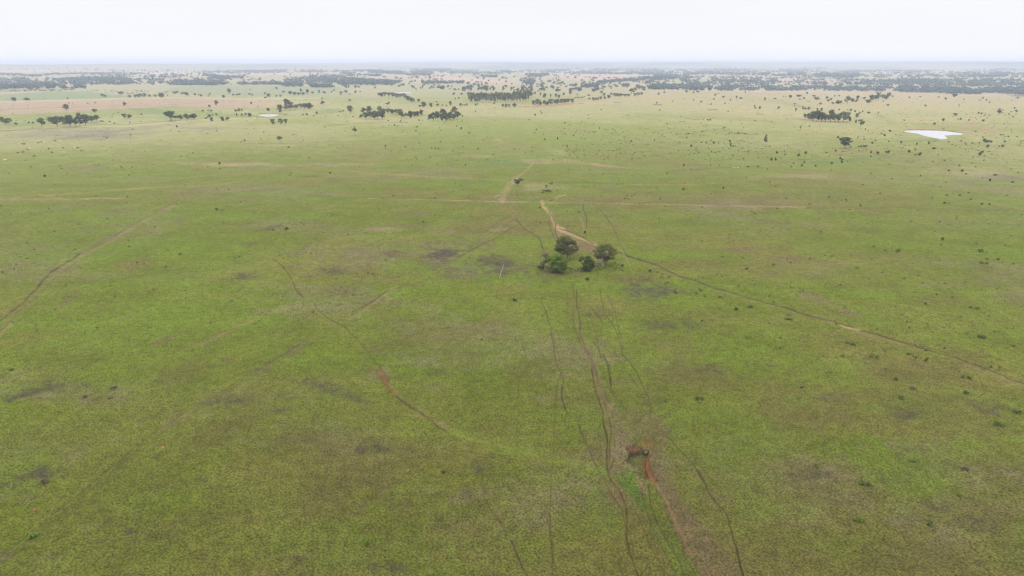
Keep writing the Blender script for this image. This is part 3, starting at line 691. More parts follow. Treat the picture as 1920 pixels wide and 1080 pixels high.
# dark line at the lower right rows
line([(1500,738),(1560,775),(1610,815),(1640,835)], 0.5, C_SOIL*0.5, 0.35, dig=0.12, jit=0.6, brk=0.3)
line([(1720,870),(1800,930),(1880,985),(1940,1020)], 0.6, C_SOIL*0.5, 0.35, dig=0.12, jit=0.8, brk=0.4)
line([(1760,760),(1830,800),(1900,850)], 0.6, C_SOIL*0.5, 0.3, dig=0.1, jit=0.8, brk=0.4)
line([(1755,462),(1800,480),(1840,490)], 0.6, C_SOIL*0.7, 0.4, jit=0.8, brk=0.2)

ALB = ALB * (0.71 + 0.29 * sstep(92, 260, RD))[..., None]      # lens vignetting and tussock self-shading painted into the colour close to the camera
# shape of the land with gullies and pond beds cut in
micro = 0.10 * n_sml * (1 - sstep(350, 700, RD)) + 0.25 * n_mid * (1 - sstep(350, 900, RD))
GZ = GZ + micro * GRASS - DIG
for k, (pts, lv) in pond_world.items():
    m = in_poly(GX, GY, pts)
    GZ[m] = lv - 0.5
    GRASS[m] = 0

idx = np.arange(NR * NA).reshape(NR, NA)
q0 = idx[:-1, :]; q1 = idx[1:, :]
faces = np.stack([q0, np.roll(q0, -1, 1), np.roll(q1, -1, 1), q1], -1).reshape(-1, 4)
faces = faces[:, ::-1]
verts = np.stack([GX, GY, GZ], -1).reshape(-1, 3)
# centre cap
cz = float(height(np.array([0.0]), np.array([0.0]))[0])

gm, gn, gl, gb = mat("grassland")
gb.inputs["Roughness"].default_value = 0.95
gb.inputs["Specular IOR Level"].default_value = 0.02
a_alb = gn.new("ShaderNodeAttribute"); a_alb.attribute_name = "albedo"
a_gr = gn.new("ShaderNodeAttribute"); a_gr.attribute_name = "tussock"
gtc = gn.new("ShaderNodeTexCoord")
def noise(scale, detail=3, rough=0.55, warp=None):
    z = gn.new("ShaderNodeTexNoise"); z.inputs["Scale"].default_value = scale
    z.inputs["Detail"].default_value = detail; z.inputs["Roughness"].default_value = rough
    gl.new(gtc.outputs["Object"], z.inputs["Vector"]); return z
def math_(op, a, b=None, c=None):
    z = gn.new("ShaderNodeMath"); z.operation = op
    for i, s in enumerate((a, b, c)):
        if s is None: continue
        if isinstance(s, (int, float)): z.inputs[i].default_value = s
        else: gl.new(s, z.inputs[i])
    return z.outputs[0]
def rng(src, a, b, c, d):
    z = gn.new("ShaderNodeMapRange"); gl.new(src, z.inputs["Value"])
    for i, q in zip(("From Min", "From Max", "To Min", "To Max"), (a, b, c, d)): z.inputs[i].default_value = q
    return z.outputs[0]
def mixn(fac, a, b):
    z = gn.new("ShaderNodeMix"); z.data_type = 'RGBA'
    if isinstance(fac, (int, float)): z.inputs["Factor"].default_value = fac
    else: gl.new(fac, z.inputs["Factor"])
    for nm, s in (("A", a), ("B", b)):
        if isinstance(s, tuple): z.inputs[nm].default_value = s
        else: gl.new(s, z.inputs[nm])
    return z.outputs["Result"]
def scalec(colr, f):
    z = gn.new("ShaderNodeVectorMath"); z.operation = 'SCALE'
    gl.new(colr, z.inputs[0])
    if isinstance(f, (int, float)): z.inputs["Scale"].default_value = f
    else: gl.new(f, z.inputs["Scale"])
    return z.outputs[0]
vor = gn.new("ShaderNodeTexVoronoi"); vor.inputs["Scale"].default_value = 2.0
vor.inputs["Randomness"].default_value = 1.0
gl.new(gtc.outputs["Object"], vor.inputs["Vector"])
vor2 = gn.new("ShaderNodeTexVoronoi"); vor2.inputs["Scale"].default_value = 0.62
gl.new(gtc.outputs["Object"], vor2.inputs["Vector"])
nf = noise(2.3, 3, 0.6); nm_ = noise(0.42, 4, 0.6); nl = noise(0.07, 4, 0.55)
tus = math_('SUBTRACT', 1.0, math_('MULTIPLY', vor.outputs["Distance"], 1.35))           # tuft tops 1, gaps 0
tus2 = math_('SUBTRACT', 1.0, math_('MULTIPLY', vor2.outputs["Distance"], 1.1))
# colour: tuft tops greener/paler, soil and dead leaf in the gaps
tone = rng(nm_.outputs["Fac"], 0.3, 0.7, 0.80, 1.22)
tone2 = rng(nl.outputs["Fac"], 0.35, 0.65, 0.90, 1.10)
base = scalec(scalec(a_alb.outputs["Color"], tone), tone2)
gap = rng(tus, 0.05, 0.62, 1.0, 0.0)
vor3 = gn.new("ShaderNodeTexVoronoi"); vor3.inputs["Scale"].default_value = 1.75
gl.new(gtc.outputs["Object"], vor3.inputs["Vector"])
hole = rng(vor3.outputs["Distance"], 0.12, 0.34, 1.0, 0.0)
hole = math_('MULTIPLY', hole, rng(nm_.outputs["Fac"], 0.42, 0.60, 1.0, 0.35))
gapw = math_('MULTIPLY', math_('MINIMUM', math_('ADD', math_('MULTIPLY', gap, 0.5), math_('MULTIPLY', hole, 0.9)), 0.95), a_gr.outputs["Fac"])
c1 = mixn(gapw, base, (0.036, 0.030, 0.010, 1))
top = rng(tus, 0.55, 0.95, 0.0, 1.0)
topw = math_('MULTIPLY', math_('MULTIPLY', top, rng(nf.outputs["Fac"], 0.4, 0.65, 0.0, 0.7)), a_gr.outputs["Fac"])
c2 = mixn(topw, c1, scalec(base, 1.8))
# odd bare or grey dots
spot = rng(noise(0.9, 2, 0.5).outputs["Fac"], 0.68, 0.76, 0.0, 0.5)
c3 = mixn(math_('MULTIPLY', spot, a_gr.outputs["Fac"]), c2, (0.055, 0.048, 0.030, 1))
gl.new(c3, gb.inputs["Base Color"])
hgt = math_('ADD', math_('MULTIPLY', tus, math_('MULTIPLY', a_gr.outputs["Fac"], 0.40)), math_('ADD', math_('MULTIPLY', nf.outputs["Fac"], 0.07), math_('MULTIPLY', tus2, math_('MULTIPLY', a_gr.outputs["Fac"], 0.16))))
bump = gn.new("ShaderNodeBump"); bump.inputs["Strength"].default_value = 0.85; bump.inputs["Distance"].default_value = 1.0
gl.new(hgt, bump.inputs["Height"]); gl.new(bump.outputs[0], gb.inputs["Normal"])

gme = mesh_np("grassland", verts, faces, [gm], smooth=True)
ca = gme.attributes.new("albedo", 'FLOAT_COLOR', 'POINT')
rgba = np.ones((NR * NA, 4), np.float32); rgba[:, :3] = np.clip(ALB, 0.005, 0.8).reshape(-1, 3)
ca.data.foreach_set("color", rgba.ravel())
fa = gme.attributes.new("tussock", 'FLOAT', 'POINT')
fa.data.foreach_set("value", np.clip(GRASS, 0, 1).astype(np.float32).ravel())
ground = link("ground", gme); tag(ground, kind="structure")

# ------------------------------------------------------------------ water
wm, n_, l_, b_w = mat("dam_water")
b_w.inputs["Base Color"].default_value = (0.34, 0.32, 0.32, 1)
b_w.inputs["Roughness"].default_value = 0.09
b_w.inputs["IOR"].default_value = 1.33
b_w.inputs["Specular IOR Level"].default_value = 0.5
wz = n_.new("ShaderNodeTexNoise"); wz.inputs["Scale"].default_value = 0.6
wb = n_.new("ShaderNodeBump"); wb.inputs["Strength"].default_value = 0.02
l_.new(wz.outputs["Fac"], wb.inputs["Height"]); l_.new(wb.outputs[0], b_w.inputs["Normal"])
wm2 = wm.copy(); wm2.name = 'muddy_water'
b2 = wm2.node_tree.nodes['Principled BSDF']; b2.inputs['Base Color'].default_value = (0.26, 0.24, 0.22, 1); b2.inputs['Roughness'].default_value = 0.22
for k, (pts, lv) in pond_world.items():
    me = bpy.data.meshes.new("pond_water")
    # rounded, slightly ragged shoreline
    P = []
    for i in range(len(pts)):
        a, b = Vector(pts[i]), Vector(pts[(i + 1) % len(pts)])
        for t in (0.0, 0.25, 0.5, 0.75):
            q = a.lerp(b, t)
            j = (b - a).length * 0.03
            P.append((q.x + random.uniform(-j, j), q.y + random.uniform(-j, j), lv - 0.12))
    me.from_pydata(P, [], [list(range(len(P)))]); me.materials.append(wm); me.update()
    if k in ('left', 'far'): me.materials[0] = wm2
    o = link("water", me); tag(o, kind="structure")

# ------------------------------------------------------------------ trees
def tube(path, radii, n=6):
    """list of points with radii -> verts, quads"""
    path = np.asarray(path, float); V = []; Q = []
    for i, p in enumerate(path):
        d = path[min(i + 1, len(path) - 1)] - path[max(i - 1, 0)]
        d = d / (np.linalg.norm(d) + 1e-9)
        a = np.cross(d, [0.3, 1, 0.1]); a /= np.linalg.norm(a) + 1e-9; b = np.cross(d, a)
        for k in range(n):
            t = 2 * math.pi * k / n
            V.append(p + radii[i] * (math.cos(t) * a + math.sin(t) * b))
    for i in range(len(path) - 1):
        for k in range(n):
            Q.append((i * n + k, i * n + (k + 1) % n, (i + 1) * n + (k + 1) % n, (i + 1) * n + k))
    return np.array(V), np.array(Q)

def join(parts):
    V, Q, o = [], [], 0
    for v, q in parts:
        V.append(v); Q.append(q + o); o += len(v)
    return np.concatenate(V), np.concatenate(Q)

def leaves(rng, centers, radii, count, size, flat=0.0):
    """leaf-sprig quads spread through clumps given by centres and radii (n,3)"""
    centers = np.asarray(centers, float); radii = np.asarray(radii, float)
    vol = radii.prod(1) ** 0.62; p = vol / vol.sum()
    idx_ = rng.choice(len(centers), count, p=p)
    d = rng.normal(size=(count, 3)); d /= np.linalg.norm(d, axis=1)[:, None]
    r = rng.random(count) ** 0.42
    low = (d[:, 2] < -0.2); r[low] *= 0.75
    pos = centers[idx_] + d * radii[idx_] * r[:, None] + rng.normal(size=(count, 3)) * radii[idx_] * 0.07
    nrm = d + rng.normal(size=(count, 3)) * 0.8; nrm[:, 2] += 0.35 + flat
    nrm /= np.linalg.norm(nrm, axis=1)[:, None]
    a = np.cross(nrm, rng.normal(size=(count, 3))); a /= np.linalg.norm(a, axis=1)[:, None]
    b = np.cross(nrm, a)
    s = size * rng.uniform(0.55, 1.3, count)[:, None]; t = s * rng.uniform(0.5, 1.0, count)[:, None]
    V = np.stack([pos - a * s, pos - b * t * 0.8, pos + a * s, pos + b * t], 1).reshape(-1, 3)
    Q = np.arange(count * 4).reshape(-1, 4)
    return V, Q

def tree_shape(seed, form, nleaf, leaf):
    """crown and trunk for a tree of unit height and unit crown width, base at origin"""
    rng = np.random.default_rng(seed)
    C, Rr = [], []
    def put(x, y, z, rx, rz): C.append((x, y, z)); Rr.append((rx, rx * rng.uniform(0.85, 1.15), rz))
    if form == 'round':            # dense dome almost to the ground
        z0 = 0.12
        for _ in range(15):
            a = rng.uniform(0, 6.283); rad = rng.uniform(0.05, 0.33); z = rng.uniform(0.28, 0.82)
            rad *= math.sqrt(max(0.1, 1 - ((z - 0.45) / 0.52) ** 2))
            put(rad * math.cos(a), rad * math.sin(a), z, rng.uniform(0.14, 0.22), rng.uniform(0.12, 0.18))
        split = 0.22
    elif form == 'spread':         # wide umbrella of several clumps over a bare trunk
        for _ in range(18):
            a = rng.uniform(0, 6.283); rad = rng.uniform(0.0, 0.37); z = 0.84 - 1.1 * rad * rad * rng.uniform(0.6, 2.8)
            put(rad * math.cos(a), rad * math.sin(a), z, rng.uniform(0.12, 0.19), rng.uniform(0.09, 0.14))
        for _ in range(9):
            a = rng.uniform(0, 6.283); rad = rng.uniform(0.05, 0.36)
            put(rad * math.cos(a), rad * math.sin(a), rng.uniform(0.30, 0.56), 0.13, 0.11)
        split = 0.26
    elif form == 'tall':           # upright gum, stacked clumps
        for k in range(13):
            z = rng.uniform(0.42, 0.93); a = rng.uniform(0, 6.283); rad = rng.uniform(0.02, 0.32) * (1.25 - z)
            put(rad * 1.5 * math.cos(a), rad * 1.5 * math.sin(a), z, rng.uniform(0.16, 0.26), rng.uniform(0.06, 0.10))
        split = 0.40
    elif form == 'sparse':         # thin open crown on a long bare trunk
        for k in range(9):
            z = rng.uniform(0.55, 0.93); a = rng.uniform(0, 6.283); rad = rng.uniform(0.12, 0.36)
            put(rad * math.cos(a), rad * math.sin(a), z, rng.uniform(0.11, 0.18), rng.uniform(0.05, 0.08))
        split = 0.46
    elif form == 'bush':           # shrub, leaf to the ground
        for _ in range(8):
            a = rng.uniform(0, 6.283); rad = rng.uniform(0.0, 0.3); z = rng.uniform(0.25, 0.72)
            put(rad * math.cos(a), rad * math.sin(a), z * (1.15 - rad), rng.uniform(0.18, 0.26), rng.uniform(0.2, 0.28))
        split = 0.10
    V1, Q1 = leaves(rng, C, Rr, nleaf, leaf)
    V1[:, 2] = np.maximum(V1[:, 2], 0.02)
    # trunk and limbs, in unit-height space
    P = []
    lean = rng.normal(size=2) * 0.02; tr = 0.028 if form != 'bush' else 0.02
    top = np.array([lean[0], lean[1], split])
    P.append(tube([(0, 0, -0.03), (lean[0] * 0.5, lean[1] * 0.5, split * 0.5), top], [tr * 1.25, tr * 0.95, tr * 0.8], 7))
    order = rng.permutation(len(C))[:7 if form != 'bush' else 3]
    for i in order:
        c = np.array(C[i]); mid = (top + c) / 2 + np.array([0, 0, -0.03]) + rng.normal(size=3) * 0.015
        P.append(tube([top - [0, 0, 0.03], mid, c], [tr * 0.6, tr * 0.38, tr * 0.16], 5))
    V2, Q2 = join(P)
    return (V1, Q1), (V2, Q2)

PROTO = {}
def proto(form, var, lod):
    key = (form, var, lod)
    if key in PROTO: return PROTO[key]
    n, lf = {'hi': (5200, 0.020), 'mid': (1900, 0.048), 'lo': (420, 0.085), 'xlo': (130, 0.15)}[lod]
    if form == 'sparse': n = int(n * 0.45)
    if form in ('spread',): n = int(n * 0.9)
    c, t = tree_shape(100 * var + {'round': 1, 'spread': 2, 'tall': 3, 'sparse': 4, 'bush': 5}[form], form, n, lf)
    PROTO[key] = (c, t, {})
    return PROTO[key]

def crown_mesh(form, var, lod, leafkey):
    c, t, cache = proto(form, var, lod)
    if ('c', leafkey) not in cache: cache[('c', leafkey)] = mesh_np("crown", c[0], c[1], [LEAF[leafkey]], smooth=False)
    return cache[('c', leafkey)]

def trunk_mesh(form, var, lod, bark):
    c, t, cache = proto(form, var, lod)
    if ('t', bark.name) not in cache: cache[('t', bark.name)] = mesh_np("trunk", t[0], t[1], [bark], smooth=True)
    return cache[('t', bark.name)]

def whole_mesh(form, var, lod, leafkey, bark):
    c, t, cache = proto(form, var, lod)
    k = ('w', leafkey, bark.name)
    if k not in cache:
        V, Q = join([c, t]); fm = np.concatenate([np.zeros(len(c[1])), np.ones(len(t[1]))])
        cache[k] = mesh_np("small_tree", V, Q, [LEAF[leafkey], bark], smooth=False, fmat=fm)
    return cache[k]

FORM = {'r': ('round', 'dark'), 's': ('spread', 'dark'), 't': ('tall', 'dark'), 'p': ('sparse', 'olive'), 'o': ('spread', 'olive'), 'b': ('bush', 'dark'), 'g': ('bush', 'green'), 'G': ('round', 'green'), 'u': ('round', 'purple'), 'n': ('bush', 'brown'), 'w': ('tall', 'olive'), 'f': ('bush', 'bright')}
LOOK = {'r': 'dark bushy tree', 's': 'dark bushy tree', 't': 'tall dark tree', 'p': 'thin open tree', 'o': 'grey spreading tree', 'b': 'dark shrub', 'g': 'green shrub', 'G': 'leafy green tree', 'u': 'purplish tree', 'n': 'brownish twiggy shrub', 'w': 'tall pale gum', 'f': 'bright green shrub'}
ORD = ['', 'first', 'second', 'third', 'fourth', 'fifth', 'sixth', 'seventh', 'eighth', 'ninth', 'tenth', 'eleventh', 'twelfth', 'thirteenth', 'fourteenth', 'fifteenth', 'sixteenth', 'seventeenth', 'eighteenth', 'nineteenth', 'twentieth', 'twenty-first', 'twenty-second', 'twenty-third', 'twenty-fourth', 'twenty-fifth', 'twenty-sixth', 'twenty-seventh', 'twenty-eighth']

LONG = []
PLACED = []     # dicts: u, v, w, h, k, label, group
def parse(txt, default='s'):
    out = []
    for it in txt.replace('\n', ';').split(';'):
        it = it.strip()
        if not it: continue
        f = it.split(',')
        k = (f[4].strip() if len(f) > 4 else '') or default
        out.append(dict(u=float(f[0]), v=float(f[1]), w=float(f[2]), h=float(f[3]), k=k))
    return out

def cluster(desc, group, txt, default='s'):
    L = sorted(parse(txt, default), key=lambda d: d['u'])
    n = len(L)
    for i, d in enumerate(L):
        if d['k'] == 's' and n > 3 and (i * 7 + int(d['u'])) % 2: d['k'] = 'r'
        look = LOOK[d['k']]
        if n == 1: d['label'] = f"{look} {desc}"
        else:
            if n >= 6: d['w'] *= 1.18; d['h'] *= 1.10
            pos = 'leftmost' if i == 0 else ('rightmost' if i == n - 1 else ORD[i + 1] + ' from left')
            d['label'] = f"{look}, {pos} {desc}"
        d['group'] = group
        if len(d['label'].replace('-', ' ').split()) > 16: LONG.append(d['label'])
        PLACED.append(d)

# clumps and rows of trees that read as groups (photo pixels of the foot, crown width, height, look)
cluster('of the creek clump at the left edge', 'clump of trees at the left edge', "5,231,8,9;10.5,234,10,9;17.5,232.5,10,8.5")
cluster('of the long creekside grove on the left', 'creekside grove on the left', "98,231.5,13,9,G;108,237,14,14;118,234,10,12;124,236,9,9,G;132,237.5,14,16;141,236,10,9;150,236.5,12,14;161,236,15,16;148,222.5,9,8.5;172,229.5,9,9;181.5,228.5,10,9.5;79,239,10.5,14,G")
cluster('of the close pair beside the creek', 'pair of trees by the creek', "234,222.5,9,8;243.5,223.5,9.5,7.5")
cluster('standing massive and alone by the creek at left', 'big creek tree', "320.5,226.5,23,17,r")
cluster('of the clump right of the big creek tree', 'clump beside the big creek tree', "339,225,10,8.5,G;350.5,226.5,11,12;357,224,7,8;364,224,13,9.5")
cluster('of the near bank trees below the creek', 'near bank creek trees', "393,222.5,8,7.5;397.5,229,6,8,r;417,228,8,8.5,r;426.5,227,9,7.5,G")
cluster('along the creek before the left pond', 'creek trees left of the left pond', "444,218.5,3,5;453.5,218,3,4.5;461,217,4,5,r;468,219.5,7,6.5,r;406,217,4,4,r;398.5,217,3,3,b;386,223,3,3,b")
cluster('of the little row on pinkish grass', 'row on pinkish grass', "442,210.5,5,5,r;448.3,210,6,6;454,209.5,5,5")
cluster('of the clump behind the left pond', 'clump behind the left pond', "525,207,10,9;537.5,205,12,16;546,202,8,9,w;536,207,10,8,w;545,207,11,8.5,w;552,206,8,7.5,w;526,210.5,5,5.5,b;556,203.5,7,6.5,G;564,204,10,8;571.5,204.5,11,9;579.5,205,13,10,r")
cluster('of the three trees below the left pond', 'three trees below the left pond', "511.5,234,12,10.5,G;526,234,10.5,10.5;536,233.5,8,9.5")
cluster('of the large central grove', 'large central grove', "682,213,10,9.5;692.5,212,9.5,11;677,222.5,7,7;686,223.5,12,11;694,223.5,11,12;702,224,13,14,G;709,224,12,14;717,223,11,13;712,210.5,10,9.5,G;720,213,9,8;728,213,9,8.5,G;735.5,214.5,9,8.5;742.5,215,9,9;750,216,12,10,o;727.5,202,8,9,p")
cluster('of the dark row right of the central grove', 'slanting dark row', "752.5,223,11,13,r;761,221,7,8.5,G;770,222,12,12,r;777.5,219.5,8,9,r;783,218.5,9,9;790,216.5,9,9.5,r")
cluster('of the thick grove right of the central grove', 'thick grove right of centre', "806,227.5,9,11;813,227.5,10,14;819,219,9,9;821,227,9,14;831,218,13,12,r;829,227,10,12;837,227,11,12;844,225,11,13;849,215,8,9,w;852.5,220,10,17,w;857.5,224,11,13;851,225,10,10")
cluster('of the curved tree belt before the far pond', 'curved tree belt', "711,181,8,6.5;716,182,8,7;722,182,9,8;729,182.5,8,7.5;736,183,9,8;743,184.5,9,8;750,184.5,9,7.5;757,184,9,7.5;762,187,8,7;766,189.5,8,8;771,192,8,8;775.5,192,6,6;784.5,192.5,6,6")
cluster('in the open row right of the curved belt', 'open row right of the curved belt', "794,201.5,10,9.5,u;788,200.5,5,3.5,b;807.7,201.5,7,7.5,r;818.5,192,4,2.5,b;821,198.5,6,4,b;845,200,5,9,s;830,198.5,3,2.5,b;837,199.5,3.5,2.5,b")
cluster('of the four small trees left of the dense wood', 'four small trees in a row', "863.5,199.5,5,6;868,199.3,3,4;871.5,199.3,3,3.8;875.3,199,4.2,4.6")
cluster('of the low cluster below the dense wood', 'low cluster below the wood', "943,202,6,7;949,203,7,8;954.5,202.5,6,7;965,202.5,9.5,8")
cluster('of the rounded clump starting the long centre row', 'clump starting the long row', "1000,199.5,10,10.5;1007.5,200,12,13.5,o;1013,199.5,6,9")
cluster('of the long straight row on the red bank', 'long row on the red bank', "1020.5,199,8,9;1026.5,198,7,7;1033,197.5,10,10.5,o;1040,196.3,8,8.5;1045.5,196,8,9;1053,195.5,8,8.5;1059,194.8,7,8.5;1064.5,194.6,8,9;1073,194,8,8,o")
cluster('of the short row right of the red bank', 'short row right of the red bank', "1105.5,186.5,4,3.5,b;1112,189.3,5.5,6;1117,188.7,5,5;1121,188.3,5,5;1126,187.5,5.5,6;1133.5,186.8,5.5,5,o")
cluster('of the hedge-like row at centre distance', 'hedge-like row', "1141,184.7,7,6;1146,178.5,5,4;1152,181.5,7,6;1158,181.6,7,6;1163.5,181.5,7,5.5;1171,181.5,8,4.5;1178.5,181,8,4.5;1190,181,8,5;1197,180.5,6,6;1202.5,180,5,6;1184,176,10,9")
cluster('of the grove on pale grass at right', 'grove on pale grass at right', "1509.5,222.5,6,7.5;1516,224,8,9.5;1524,227,12,15,r;1531,228.5,12,17;1540,228.5,12,15,r;1548,228.7,11,12;1557,228.5,12,12,r;1557.5,221,10.5,12,u;1565,228.6,12,12.5;1572,228,10,12;1580.5,229.5,14,16,o;1589.5,228.5,8,14,o;1592.5,228,5,7,u")
cluster('of the scrubby clump near the right ridge', 'clump near the right ridge', "1588.5,194.5,10,11.5,G;1597,191.5,7,6.5,b;1628,193,9,5.5,b;1634.5,190,9,9;1640.5,188.5,8,8;1646,187,8,10,G;1655,185,9,6;1662,186.5,8,6,b;1665.5,182,8,6.5,r;1570.5,195,8,5.5,b;1576,193.5,5,4.5,b;1561,195,4.5,3.5,b")
cluster('of the pale-trunked pair right of the grove', 'pair right of the right grove', "1606,226.5,8,12,w;1612.3,245,11.5,18,p")
cluster('standing alone, broad and domed, left of the pond', 'lone domed tree', "1584,278.5,24,18.5,s")
cluster('standing alone on green grass, narrow and pale-stemmed', 'lone narrow tree', "1434.5,273,10.5,18,w")
cluster('of the two lone trees below the left pond', 'lone trees in the open paddock', "525.5,270,13,14,p;665.5,254.5,11,12.5,p")
cluster('of the dark blob clump right of the white pond', 'blob clump right of the white pond', "1845.5,267.5,7,6.5,r;1851,267.8,5,4.5,b;1857,267.5,6,4.5,b")

TREES_LOOSE = parse("""
27,190,9.5,6,r;50,188.7,10,4.2,r;127.5,187,2.6,4,t;125,208,9.5,10;177,212.3,9.5,6.5;234,200,7.5,7;192,181,7.5,4;198,183.7,6,4.5;226,177,10.5,4.2;
244,184,7,4.5;254,183.7,9,5;263,183.3,9,6.5;272,183.3,10,7;280,182.7,7,4.5;292,182.3,6,4.2;303,183.2,14,7.5,r;314,180,3,2.5,b;
327,177,6.5,4.5;332,175.2,6,4.2;340,178,5,3.2;345,177.2,7,4;351,181.3,8,7.5,r;366,180.2,5.5,4.5;372,179,3,2.5,b;377,182,5.5,4.5,r;394,178.3,3.5,3.5;391,181,3,2.5,b;
419.5,184,6.5,5,r;430,176,8.5,8.5;438,179.2,6,2.8,b;444,178.8,6,2.8,b;449.5,178.8,6,3.2;469,170.5,2.5,3.5;468,178.3,7,3;473.5,180.5,3,3.5;406,199.5,7.5,10;393,201.3,5.5,4.5,r;471,196.3,4,4.5;381,210.3,4.5,4.2;390.3,210,2.8,4;396,210.3,4.5,4.2;
518.5,168.3,5.5,5,r;497,178.2,4.5,4.5;503.5,183.5,8,7;498,184.3,6,3.5,b;518,181.4,5,3,b;526,181.6,5.5,3;545,178.3,9,6.5;552,178.6,9.5,5.5;560,179,9.5,5;569,178.3,8,5;564.5,175,5.5,8;576.5,178,7,9.5;532,174.4,6,3.5;
599,176.2,5.5,6.5;608,176.5,7,4.8;587,175.6,7,3.5;622,175,2.6,4.2;626.5,172,3,4.5;649,175.2,9,5.5;640,176.2,9,4.2;667,175.2,5.5,5;675,174.2,3.5,3.5;639.5,180.2,2.6,4.5;656.5,179.6,3,3.8;
604,187.3,3,4;605,197.5,9.5,8,r;656,190.3,6,4,o;503,209.3,7,6.5,r;657,213,13.5,14,o;575.5,216.3,5,4.2,b;594.5,215.6,5.5,6,o;
849.5,179.2,4.5,4.5;852,177.3,3.5,3.5;854,187.6,3,4;860,186.2,4.5,4;866,178.6,7,4;878,177.2,7,3.5;893,203,7,9,p;867.5,172.3,5.5,7.5;912.5,172.3,7.5,9;919,170.3,4,6;925.5,172.3,7.5,9;943.5,172,6.5,9;958.5,172.3,5.5,9;926.5,195.2,4.2,3.8,b;
1021.5,184,7.5,8.8,r;1013,184.2,5,10,w;1032.5,183,4.5,6.5;1042,184,5.5,8;1047.5,185,7,7;1057,180.2,5,6;1069,179.5,7,11;1003,178.5,6,6;1015,170.5,13,5.5;1133,180.7,6.5,6;1127,176.2,6.5,5.5;1103.5,179.7,6.5,2.4,b;1082.5,179.2,5,2.6;1079.5,170.3,6.5,6.5;1120.5,168.3,6.5,5;
1077,184.3,2.8,2.2,b;1080,184.3,3.4,2.6,b;1083.5,184.3,3.8,3;1088,184.2,3.6,2.6,b;1091.7,183.8,3.6,2.6,b;1095,183.3,3.6,3;
1235,179,3.6,5;1245.5,174.2,6.5,3,b;1287,174.2,8,4.2;1300,174.7,5,2.8,b;1308,174.3,7,4.2;1341,180.7,4.8,4.8,r;1357,182.7,7,3,b;1380.5,184.4,4.5,4.5,r;1388,185.6,8,3,b;1434,190,4.6,6.5;1424,205,5.6,5.2,r;1415,202.4,3.6,5;
1459.5,205.5,5.6,5.6,r;1491.5,210.3,4,6.6;1504.5,206.2,4.6,6;1510,205.3,8,3.4,b;1516,206.3,4.8,5,r;1532,207.8,4,4.6,r;1540,210.6,6,7;1594.5,210.3,5.4,5.4;1603,210.2,3.4,3.4,b;1628,213.7,6.6,4,r;1482.5,183.4,7,5,b;1496.5,181.7,11.5,3.6,b;1507.5,185.6,4.6,3.4,b;1513,177.4,4.2,4.2;1530,186.6,12,2.6,b;1525,181.2,8,3,b;1550.5,185.2,5.6,4.2,b;1553,190.3,5.6,4,b;1558.5,187.7,5.8,4,g;1607.5,186.3,7,6.2,r;1620.5,185.6,6.6,3.6,b;1607,189.6,5.4,3.6,b;1604,191.6,4,3,b;1645,175.2,6,3,b
1790,182,11,5,r;1772.5,186.6,5,3.6,b;1790.5,218.4,7,5;1767.8,231.2,5.4,7.5,t;1751.5,234.6,5.6,4;1873,213.4,7,5.8,r
""")
def near_to(d, marks):
    best = None
    for (mu, mv, nm) in marks:
        q = math.hypot((d['u'] - mu), (d['v'] - mv) * 3.0)
        if best is None or q < best[0]: best = (q, mu, mv, nm)
    return best
MARKS = [(20, 232, 'the clump at the left edge'), (140, 235, 'the creekside grove'), (320, 224, 'the big dense creek tree'), (60, 181, 'the light green field'), (180, 196, 'the pinkish brown field'), (270, 182, 'the far left hedge'), (420, 226, 'the near bank creek trees'), (505, 216, 'the small left pond'), (550, 205, 'the clump behind the left pond'), (524, 234, 'the three trees below the left pond'), (600, 172, 'the green rise'), (560, 178, 'the far hedge of the green rise'), (525, 268, 'the lone left paddock tree'), (665, 253, 'the thin lone tree below the grove'), (700, 222, 'the central grove'), (772, 221, 'the slanting dark row'), (832, 226, 'the thick grove'), (745, 184, 'the curved tree belt'), (755, 174, 'the far pond'), (935, 192, 'the dense wood'), (1040, 196, 'the long row on the red bank'), (1007, 199, 'the clump on the red bank'), (1115, 188, 'the short row beyond the red bank'), (1170, 180, 'the hedge-like row'), (1330, 172, 'the pale ridge crest'), (1550, 227, 'the right grove'), (1640, 188, 'the scrubby ridge clump'), (1588, 192, 'the green ridge tree'), (1612, 243, 'the pale-trunked tree'), (1584, 277, 'the lone domed tree'), (1435, 272, 'the lone narrow tree'), (1385, 250, 'the green weed patch'), (1750, 252, 'the white pond'), (1851, 267, 'the blob clump right of the pond'), (971, 347, 'the lone tree by the orange road'), (1025, 360, 'the weedy mound by the road'), (1015, 384, 'the washed orange path'), (944, 374, 'the road and track junction'), (1100, 378, 'the long straight track'), (1500, 388, 'the bare patch of the straight track'), (1060, 478, 'the four big near trees'), (1040, 510, 'the bright green near tree'), (1132, 497, 'the flat-topped near tree'), (940, 510, 'the leaning dead trunk'), (1300, 525, 'the right-hand diagonal track'), (1600, 612, 'the bare stretch of the diagonal track'), (1205, 835, 'the red gully head'), (722, 705, 'the small red gully'), (834, 799, 'the bare scald below the small gully'), (50, 560, 'the washed track at left'), (320, 385, 'the top of the left washed track'), (420, 622, 'the short orange track'), (640, 309, 'the dark strip in the paddock'), (1000, 300, 'the pink bare patch'), (1870, 332, 'the grey patch at right'), (1230, 235, 'the green slope'), (1840, 215, 'the plain behind the pond'), (1830, 190, 'the right ridge woodland edge'), (1500, 208, 'the shrubs behind the right grove'), (1660, 290, 'the shrubs below the pond'), (1500, 305, 'the shrubs along the faint creek'), (70, 883, 'the dark scald at lower left'), (1750, 950, 'the dark scald at lower right'), (1350, 594, 'the purple-grey scald'), (400, 752, 'the long lower left track'), (1700, 700, 'the lower right grass slope'), (1480, 190, 'the ridge top scrub')]
